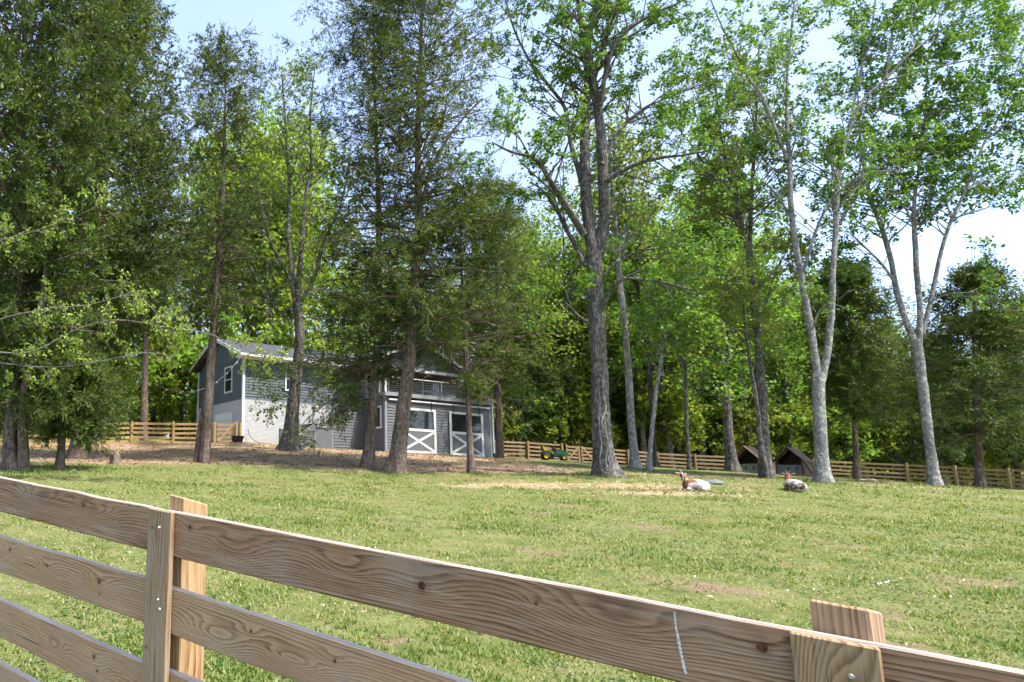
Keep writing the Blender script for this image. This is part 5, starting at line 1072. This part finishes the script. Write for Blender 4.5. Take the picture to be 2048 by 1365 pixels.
# ------------------------------------------------------------------ animals
def meta_mesh(name, balls, res=.022, smooth_it=1):
    mb = bpy.data.metaballs.new(name + '_mb'); mb.resolution = res; mb.render_resolution = res; mb.threshold = .18
    o = bpy.data.objects.new(name + '_mb', mb); COL.objects.link(o)
    for (p, rd) in balls:
        e = mb.elements.new(); e.co = p; e.radius = rd * 1.38; e.stiffness = 2.0
    dg = bpy.context.evaluated_depsgraph_get(); me = bpy.data.meshes.new_from_object(o.evaluated_get(dg)); bpy.data.objects.remove(o, do_unlink=True); bpy.data.metaballs.remove(mb)
    me.polygons.foreach_set('use_smooth', np.ones(len(me.polygons), bool)); return me
def chain(a, b, ra, rb, n):
    a, b = np.array(a), np.array(b); return [(tuple(a + (b - a) * k / (n - 1)), ra + (rb - ra) * k / (n - 1)) for k in range(n)]
def cone_obj(name, pts, rads, mat, parent, sides=8, flat=1.0):
    P = catmull(np.column_stack([np.array(pts, float), rads]), 8); V, F = tubes(P[None, :, :3], np.maximum(P[None, :, 3], .0015), sides)
    n = len(V); V = np.vstack([V, P[-1, :3], P[0, :3]]); cap = np.array([[n - sides + k, n - sides + (k + 1) % sides, n] for k in range(sides)] + [[(k + 1) % sides, k, n + 1] for k in range(sides)])
    return ob(name, mesh_np(name, V, [F, cap], mat, smooth=True), parent)
def fur(name, build):
    t = NT(name); p = t.co(); o = t.xyz(p); c = build(t, p, o); f = t.noise(t.scale(p, (60, 60, 18)), 1.5, 4, .7)
    c = t.mix(t.ramp(f, [(.4, .22), (.6, 0)]), c, t.mix(1.0, c, (.5, .48, .45), 'MULTIPLY')); t.bsdf(c, .9, t.bump(f, .5, .01), spec=.1); return t.m
def goat1():
    g = gpt(1389, 19.6); s = .86
    root = empty('goat', g - [0, 0, .02]); root.scale = (s, s, s); tag(root, 'brown-shouldered white goat with collar lying down and facing the camera', 'goat')
    B = chain((.34, .02, .16), (.10, 0, .185), .165, .185, 4) + chain((.10, 0, .185), (-.20, 0, .20), .185, .155, 4)
    B += [((.30, -.10, .13), .12), ((.36, .0, .20), .12), ((-.24, -.03, .15), .135), ((-.22, 0, .27), .10)]
    B += chain((-.25, -.02, .27), (-.40, -.06, .47), .095, .066, 5)
    B += [((-.425, -.09, .525), .072), ((-.425, -.10, .485), .066)] + chain((-.425, -.11, .48), (-.405, -.17, .30), .058, .036, 5) + [((-.403, -.175, .29), .035)]
    B += chain((-.26, -.13, .07), (-.36, -.19, .05), .055, .042, 3) + chain((-.36, -.19, .05), (-.16, -.21, .035), .038, .028, 4)
    B += chain((-.30, .02, .06), (-.40, -.03, .045), .05, .04, 3)
    B += chain((.30, -.12, .10), (.16, -.19, .06), .09, .05, 4) + chain((.16, -.19, .06), (.36, -.22, .035), .04, .026, 4) + chain((.44, .03, .18), (.50, .04, .10), .04, .02, 3)
    def col(t, p, o):
        wob = t.math('MULTIPLY', t.math('SUBTRACT', t.noise(p, 5, 4, .6), .5), .22); xx = t.math('ADD', o[0], t.math('ADD', wob, t.math('MULTIPLY', o[2], .18)))
        c = t.mix(t.ramp(xx, [(.03, 1), (.07, 0)]), (.40, .375, .345), t.ramp(t.noise(p, 7, 3), [(.3, (.085, .042, .026)), (.7, (.21, .105, .06))]))
        spot = t.vmath('DISTANCE', p, (.30, -.12, .27)); c = t.mix(t.ramp(t.math('ADD', spot, t.math('MULTIPLY', wob, .4)), [(.055, .7), (.10, 0)]), c, (.22, .12, .08))
        hx = t.math('ABSOLUTE', t.math('ADD', o[0], .418)); stripe = t.math('MULTIPLY', t.ramp(hx, [(.022, 0), (.028, 1), ]), t.ramp(hx, [(.046, 1), (.052, 0)])); face = t.math('MULTIPLY', stripe, t.ramp(o[1], [(-.125, 1), (-.105, 0)])) if False else t.math('MULTIPLY', stripe, t.math('MULTIPLY', t.ramp(o[2], [(.29, 0), (.31, 1)]), t.math('LESS_THAN', o[1], -.085)))
        c = t.mix(t.math('MULTIPLY', face, .9), c, (.62, .56, .50)); nose = t.math('MULTIPLY', t.math('LESS_THAN', o[2], .275), t.math('LESS_THAN', o[1], -.15)); c = t.mix(t.math('MULTIPLY', nose, .6), c, (.5, .45, .42)); return c
    body = meta_mesh('goat_body', B, .018); body.materials.append(fur('goat_fur_pied', col)); ob('body', body, root)
    m_ear = plain('goat_ear', (.34, .23, .18), .9); m_horn = plain('goat_horn', (.20, .16, .125), .6)
    cone_obj('ear', [(-.48, -.08, .535), (-.55, -.09, .56), (-.62, -.09, .575), (-.66, -.085, .585)], [.022, .032, .026, .004], m_ear, root)
    cone_obj('ear', [(-.372, -.06, .535), (-.31, -.05, .55), (-.25, -.045, .53), (-.22, -.04, .51)], [.02, .03, .022, .004], m_ear, root)
    cone_obj('horn', [(-.445, -.06, .58), (-.46, -.03, .66), (-.475, .03, .70), (-.48, .07, .70)], [.017, .015, .011, .004], m_horn, root); cone_obj('horn', [(-.405, -.06, .58), (-.40, -.03, .67), (-.39, .03, .71), (-.385, .07, .71)], [.017, .015, .011, .004], m_horn, root)
    ey = plain('goat_eye', (.02, .015, .01), .2)
    for x in (-.478, -.370):
        bm = bmesh.new(); bmesh.ops.create_uvsphere(bm, u_segments=8, v_segments=6, radius=.013); bm_obj('eye', bm, ey, root, (x, -.13, .485), True)
    bm = bmesh.new(); bmesh.ops.create_uvsphere(bm, u_segments=8, v_segments=6, radius=.018); bm_obj('nose', bm, ey, root, (-.403, -.205, .295), True)
    V = []; ctr = np.array([-.325, -.035, .37]); ax = nrm(np.array([-.15, -.04, .20])); e1 = nrm(np.cross(ax, [0, 1, 0])); e2 = np.cross(ax, e1); a = np.linspace(0, 2 * np.pi, 17); P = ctr + .088 * (np.cos(a)[:, None] * e1 + np.sin(a)[:, None] * e2)
    Vt, Ft = tubes(P[None], np.full((1, 17), .013), 6); ob('collar', mesh_np('collar', Vt, [Ft], plain('collar_yellow', (.55, .56, .12), .6), smooth=True), root)
def goat2():
    g = gpt(1587, 20.4); s = 1.0
    root = empty('goat', g - [0, 0, .02], math.radians(-110)); root.scale = (s, s, s); tag(root, 'white and brown spotted goat lying with its back to the camera', 'goat')
    # local -x is towards the head
    B = chain((.30, 0, .155), (.05, 0, .17), .165, .175, 4) + chain((.05, 0, .17), (-.20, 0, .19), .175, .14, 4) + [((.28, -.12, .12), .11), ((.28, .12, .12), .11), ((.36, 0, .17), .10), ((-.22, 0, .25), .10)]
    B += chain((-.24, 0, .27), (-.33, .03, .45), .088, .062, 5) + [((-.36, .035, .49), .066)] + chain((-.37, .035, .49), (-.55, .06, .42), .056, .036, 5)
    B += chain((.26, -.14, .09), (.10, -.20, .05), .08, .045, 4) + chain((.26, .14, .09), (.08, .2, .05), .08, .045, 4) + chain((-.24, -.08, .07), (-.36, -.13, .045), .055, .04, 3) + chain((-.24, .08, .07), (-.36, .13, .045), .055, .04, 3) + chain((.42, 0, .2), (.49, 0, .25), .035, .02, 3)
    def col(t, p, o):
        wob = t.math('MULTIPLY', t.math('SUBTRACT', t.noise(p, 5, 3, .6), .5), .2); c = t.ramp(t.noise(p, 5.2, 3, .55), [(.50, (.43, .405, .375)), (.54, (.11, .065, .045))])
        return t.mix(t.ramp(t.math('ADD', o[0], wob), [(-.24, 1), (-.20, 0)]) if False else t.math('LESS_THAN', t.math('ADD', o[0], wob), -.19), c, t.ramp(t.noise(p, 8, 3), [(.3, (.13, .055, .03)), (.7, (.26, .12, .065))]))
    me = meta_mesh('goat_body', B, .018); me.materials.append(fur('goat_fur_spotted', col)); ob('body', me, root)
    m_ear = plain('goat_ear_dark', (.14, .085, .065), .9); m_horn = plain('goat_horn_pale', (.30, .25, .19), .6)
    for s_ in (-1, 1):
        cone_obj('ear', [(-.35, .035 + s_ * .05, .50), (-.345, .035 + s_ * .11, .53), (-.34, .035 + s_ * .17, .545), (-.34, .035 + s_ * .19, .545)], [.018, .028, .02, .004], m_ear, root)
        cone_obj('horn', [(-.37, .035 + s_ * .025, .545), (-.35, .035 + s_ * .04, .61), (-.31, .035 + s_ * .05, .64), (-.27, .035 + s_ * .055, .63)], [.015, .013, .01, .004], m_horn, root)
    bm = bmesh.new(); bm_box(bm, -.03, .03, -.03, .03, -.01, .01, .004); 
    for v in bm.verts: v.co = v.co + Vector((-.375, .035, .548))
    bm_obj('poll_patch', bm, plain('goat_white_hair', (.66, .62, .56), .9), root)
goat1(); goat2()

# ------------------------------------------------------------------ lawn tractor
def wheel(parent, x, y, r_, w_, tyre, rim, name='wheel'):
    o = empty(name, (0, 0, 0)); o.parent = parent; o.location = (x, y, r_)
    n = 20; prof = [(-w_ / 2, r_ * .55), (-w_ / 2, r_ * .88), (-w_ * .36, r_), (w_ * .36, r_), (w_ / 2, r_ * .88), (w_ / 2, r_ * .55)]
    def lathe(nm, prof, mat):
        a = np.linspace(0, 2 * np.pi, n, endpoint=False); V = np.array([(rr * math.cos(t), yy, rr * math.sin(t)) for yy, rr in prof for t in a]); m = len(prof); idx = np.arange(m * n).reshape(m, n); j = np.roll(idx, -1, 1)
        F = [np.stack([idx[:-1], j[:-1], j[1:], idx[1:]], -1).reshape(-1, 4)]; ob(nm, mesh_np(nm, V, F, mat, smooth=True), o)
    lathe('tyre', prof, tyre); lathe('rim', [(-w_ * .30, .001), (-w_ * .34, r_ * .25), (-w_ * .42, r_ * .30), (-w_ * .40, r_ * .5), (-w_ * .52, r_ * .56), (w_ * .52, r_ * .56), (w_ * .40, r_ * .5), (w_ * .30, .001)], rim)
def mower():
    g = gpt(1105, 46.6); root = empty('lawn_tractor', g, math.radians(-18)); tag(root, 'green and yellow ride-on lawn mower parked by the far fence', 'mower')
    G = plain('mower_green', (.014, .085, .026), .35, .05, spec=.6); Yl = plain('mower_yellow', (.50, .34, .03), .4, .05); T = plain('mower_tyre', (.022, .022, .022), .85); K = plain('mower_black', (.018, .018, .02), .5)
    for y in (-.36, .36): wheel(root, -.42, y, .26, .22, T, Yl)
    for y in (-.34, .34): wheel(root, .68, y, .19, .15, T, Yl)
    poly_prism('chassis', [(-.62, .24), (.82, .22), (.82, .36), (-.62, .40)], -.16, .16, K, root)
    # hood: tapered, rounded top
    P = [(.18, .34), (.90, .32), (.93, .48), (.88, .60), (.62, .70), (.24, .76), (.16, .72)]; h = poly_prism('hood', P, -.24, .24, G, root); b = bmesh.new(); b.from_mesh(h.data); bmesh.ops.bevel(b, geom=[e for e in b.edges if abs((e.verts[0].co - e.verts[1].co).y) < .01], offset=.055, segments=2, affect='EDGES'); b.to_mesh(h.data); b.free()
    poly_prism('grille', [(.925, .36), (.945, .36), (.945, .50), (.925, .50)], -.17, .17, K, h)
    for s in (-1, 1): box('headlight', .905, .925, s * .12 - .05, s * .12 + .05, .50, .56, plain('lamp_lens', (.6, .6, .55), .2), h)
    fz = poly_prism('fender', [(-.74, .44), (-.70, .56), (-.16, .58), (.02, .42), (.22, .33), (.22, .29), (0, .34), (-.20, .50), (-.66, .50)], -.46, .46, G, root); b = bmesh.new(); b.from_mesh(fz.data); bmesh.ops.bevel(b, geom=list(b.edges), offset=.018, segments=2, affect='EDGES'); b.to_mesh(fz.data); b.free()
    poly_prism('foot_rest', [(-.02, .27), (.52, .27), (.52, .31), (-.02, .31)], -.42, .42, G, root)
    st = poly_prism('seat', [(-.50, .64), (-.10, .61), (-.08, .69), (-.42, .73), (-.53, 1.00), (-.62, .98), (-.58, .68)], -.21, .21, Yl, root); b = bmesh.new(); b.from_mesh(st.data); bmesh.ops.bevel(b, geom=list(b.edges), offset=.02, segments=2, affect='EDGES'); b.to_mesh(st.data); b.free()
    poly_prism('seat_shell', [(-.54, .58), (-.20, .58), (-.20, .62), (-.52, .64), (-.61, .66), (-.67, .98), (-.635, 1.0), (-.60, .68)], -.225, .225, K, st)
    beam('steering_column', (.14, 0, .55), (.02, 0, .86), .09, .09, K, root); poly_prism('dashboard', [(.06, .60), (.24, .60), (.24, .80), (.10, .84)], -.20, .20, K, root)
    a = np.linspace(0, 2 * np.pi, 19); e1 = nrm(np.array([.75, 0, .45])); P = np.array([.0, 0, .88]) + .19 * (np.cos(a)[:, None] * e1 + np.sin(a)[:, None] * np.array([0, 1, 0])); Vt, Ft = tubes(P[None], np.full((1, 19), .016), 6); ob('steering_wheel', mesh_np('steering_wheel', Vt, [Ft], K, smooth=True), root)
    poly_prism('mower_deck', [(-.16, .09), (.42, .09), (.46, .13), (.40, .22), (-.14, .22), (-.20, .13)], -.54, .54, K, root)
    poly_prism('discharge_chute', [(.0, .10), (.30, .10), (.28, .16), (.02, .20)], -.68, -.54, plain('chute_grey', (.35, .35, .36), .5), root)
mower()

# ------------------------------------------------------------------ goat shelters
def shelter(name, label, px, Y, w_, roofc):
    g = gpt(px, Y); rz = math.atan2(-.80, .60); root = empty(name, g, rz); tag(root, label, 'shelter')
    # local x: across the open front, local y: to the back
    Br = plain('shelter_brown_' + roofc[0], (.12, .070, .050), .8, .25, 9, bump=.3); Rf = plain('shelter_roof_' + roofc[0], roofc[1], .9, .25, 7, bump=.3, spec=.1); Wd = plain('shelter_inner_' + roofc[0], (.20, .12, .06), .8, .3, 12); Wh = plain('shelter_panel_' + roofc[0], (.38, .38, .375), .7, .12, 8); Dk = plain('panel_print', (.05, .055, .06), .7)
    h, e, D = 1.58, .88, 1.7; x = w_ / 2
    box('floor', -x - .12, x + .75, -.15, D, .0, .06, Wd, root); box('floor_beam', -x - .15, x + .8, -.20, -.15, -.05, .05, plain('shelter_beam_' + roofc[0], (.27, .19, .10), .8), root)
    for s in (-1, 1):
        poly_prism('side_wall', [(s * x, .06), (s * x + s * .03, .06), (s * x + s * .03, e + .03), (s * x, e + .05)], 0, D, Br, root)
        p = [(s * (x + .10), e - .07), (0, h), (0, h - .05), (s * (x + .10), e - .12)]; poly_prism('roof_panel', p, -.18, D + .1, Rf, root)
        beam('front_post', (s * (x - .03), -.03, .06), (s * (x - .03), -.03, e), .08, .08, Br, root, up=(0, 1, 0)); beam('rafter', (s * (x + .02), .25, e - .06), (0, .25, h - .10), .04, .08, Wd, root)
    box('back_wall', -x, x, D - .03, D, .06, e, Br, root); poly_prism('back_gable', [(-x, e), (x, e), (0, h - .06)], D - .03, D, Br, root)
    pn = box('liner_panel', -x + .03, x - .03, .62, .645, .06, .60, Wh, root)
    for cx in (-.20, .16):
        for dz in (0, .10): box('print_mark', cx - .05 + dz * .3, cx + .04 + dz * .3, .614, .620, .28 + dz, .36 + dz, Dk, pn)
    sp = box('liner_panel', -x + .032, -x + .052, .02, .62, .06, .62, Wh, root)
    beam('side_brace', (x + .06, .1, .75), (x + .06, D - .1, .08), .03, .09, Br, root)
shelter('goat_shelter', 'left brown gabled shelter, partly behind the double-trunked tree', 1494, 38.2, 1.2, ('left', (.22, .135, .11)))
shelter('goat_shelter', 'right dark brown gabled shelter, behind the spotted goat', 1581, 38.0, 1.2, ('right', (.14, .098, .08)))

# ------------------------------------------------------------------ small things
def lathe_obj(name, prof, mat, parent=None, n=28, smooth=True):
    a = np.linspace(0, 2 * np.pi, n, endpoint=False); V = np.array([(rr * math.cos(t), rr * math.sin(t), zz) for rr, zz in prof for t in a]); m = len(prof); idx = np.arange(m * n).reshape(m, n); j = np.roll(idx, -1, 1)
    return ob(name, mesh_np(name, V, [np.stack([idx[:-1], j[:-1], j[1:], idx[1:]], -1).reshape(-1, 4)], mat, smooth=smooth), parent)
tub = empty('rubber_tub', gpt(475, 39.9)); tag(tub, 'round black rubber tub in front of the golden gate post', 'tub'); TM = plain('tub_rubber', (.018, .018, .019), .6, .2)
lathe_obj('tub_wall', [(.001, .06), (.27, .06), (.30, .08), (.38, .40), (.405, .41), (.405, .43), (.37, .43), (.285, .11), (.001, .09)], TM, tub); box('pallet', -.48, .46, -.35, .35, .0, .05, plain('pallet_wood', (.12, .09, .07), .9, .3), tub)
pan = empty('feed_pan', ghit(1423, 968)); tag(pan, 'flat grey-blue upturned feed pan in the grass behind the goat with the collar', 'feed pan'); PM = plain('pan_plastic', (.115, .125, .145), .6, .1)
lathe_obj('pan_dome', [(.001, .11), (.18, .105), (.27, .075), (.32, .045), (.34, .03), (.355, .0)], PM, pan)
def stump(px, Y, r_, h, label):
    g = gpt(px, Y); root = empty('tree_stump', g); tag(root, label, 'stump'); rr = rng(int(px)); n = 18; a = np.linspace(0, 2 * np.pi, n, endpoint=False); top = h * (1 + .25 * np.sin(a + 1) + .12 * rr.normal(0, 1, n)); rad = r_ * (1 + .15 * np.sin(3 * a) + .06 * rr.normal(0, 1, n))
    rings = [(1.35, -.1), (1.15, .1), (1.0, .45), (.94, 1.0)]; V = np.array([(rad[k] * s * math.cos(a[k]), rad[k] * s * math.sin(a[k]), top[k] * f if f > 0 else -.1) for s, f in rings for k in range(n)]); idx = np.arange(4 * n).reshape(4, n); j = np.roll(idx, -1, 1); c = len(V); V = np.vstack([V, [0, 0, h * .8]])
    ob('bark', mesh_np('bark', V, [np.stack([idx[:-1], j[:-1], j[1:], idx[1:]], -1).reshape(-1, 4)], BK_CEDAR, smooth=True), root); ob('cut_face', mesh_np('cut_face', V, [np.stack([idx[3], j[3], np.full(n, c)], -1)], plain('stump_wood', (.26, .18, .11), .9, .35, 14), smooth=False), root)
stump(230, 26, .20, .42, 'grey weathered stump on the litter left of the fused double trunk'); stump(1735, 26.5, .28, .10, 'low broken stump on the rise between the pale forked trees')
def stone(px, py, sx, sy, sz, label, seed, col=(.42, .38, .33)):
    g = ghit(px, py); bm = bmesh.new(); bmesh.ops.create_icosphere(bm, subdivisions=2, radius=1); r = rng(seed)
    for v in bm.verts: v.co *= 1 + r.normal(0, .09); v.co.x *= sx; v.co.y *= sy; v.co.z *= sz
    o = bm_obj('stone', bm, plain('stone_%d' % seed, col, .85, .25, 25, bump=.3), None, g + [0, 0, sz * .25]); o.rotation_euler = (0, 0, r.uniform(0, 3)); tag(o, label, 'stone')
stone(490, 915, .42, .25, .09, 'flat pale stone on the litter before the white brick wall', 1, (.36, .31, .22))
stone(1420, 1199, .035, .022, .016, 'leftmost pale pebble on the bare patch above the top rail', 2, (.55, .47, .40)); stone(1437, 1190, .030, .020, .02, 'middle pale pebble on the bare patch above the top rail', 3, (.58, .5, .44)); stone(1453, 1196, .034, .018, .022, 'rightmost pale pebble of three on the bare patch above the top rail', 4, (.6, .54, .48)); stone(1500, 1212, .018, .014, .014, 'tiny white pebble beside the bare patch near the right post', 5, (.65, .6, .55)); stone(1012, 913, .30, .2, .10, 'brown stone at the foot of the short tan fence by the house corner', 6, (.26, .19, .12))
def stick(px0, py0, px1, py1, rad, label, col=(.22, .18, .14)):
    a, b = ghit(px0, py0), ghit(px1, py1); root = None; r = rng(int(px0)); P = np.array([a + (b - a) * k / 5 + [0, r.normal(0, .01), .012 + abs(r.normal(0, .006))] for k in range(6)]); c = P[0].copy()
    V, F = tubes((P - c)[None], np.linspace(rad, rad * .5, 6)[None], 7, r, .1); o = ob('stick', mesh_np('stick', V, [F], plain('stick_%d' % int(px0), col, .9, .3, 30), smooth=True), None, c); tag(o, label, 'stick')
stick(1522, 1010, 1560, 1012, .018, 'dark fallen stick in the open pasture below the spotted goat'); stick(1752, 1176, 1782, 1169, .012, 'short pale stick lying in the grass on the right', (.42, .38, .33))
# hose by the tub
P = np.array([hw(.32, -.12, 1.2), hw(.36, -.2, .9), hw(.5, -.35, .6), hw(.75, -.6, .38), hw(1.1, -.9, .34), hw(1.5, -1.0, .33)]); Q = catmull(P, 24); c = Q[0].copy(); V, F = tubes((Q - c)[None], np.full((1, 24), .018), 7)
o = ob('garden_hose', mesh_np('garden_hose', V, [F], plain('hose_blue', (.03, .05, .07), .5), smooth=True), None, c); tag(o, 'dark hose hanging down the white brick corner beside the tub', 'hose')
# string light from the house corner into the cedars
A, Bp = np.array(hw(-.4, -.5, 5.55)), at(310, 768, 30); n = 30; s = np.linspace(0, 1, n)[:, None]; P = A * (1 - s) + Bp * s; P[:, 2] -= 1.1 * (4 * s * (1 - s))[:, 0]; sl = empty('string_light', A); tag(sl, 'thin string light wire slung from the eave corner to the cedars', 'string light'); V, F = tubes((P - A)[None], np.full((1, n), .012), 5); ob('wire', mesh_np('wire', V, [F], plain('wire_grey', (.25, .25, .25), .5), smooth=True), sl)
bme = None
for k in range(2, n - 1, 4):
    if bme is None: b_ = lathe_obj('bulb', [(.001, -.11), (.035, -.09), (.045, -.06), (.03, -.02), (.02, .0)], plain('bulb_glass', (.55, .45, .25), .2), sl, 10); bme = b_.data
    else: b_ = ob('bulb', bme, sl)
    b_.location = [float(q) for q in (P[k] - A)]
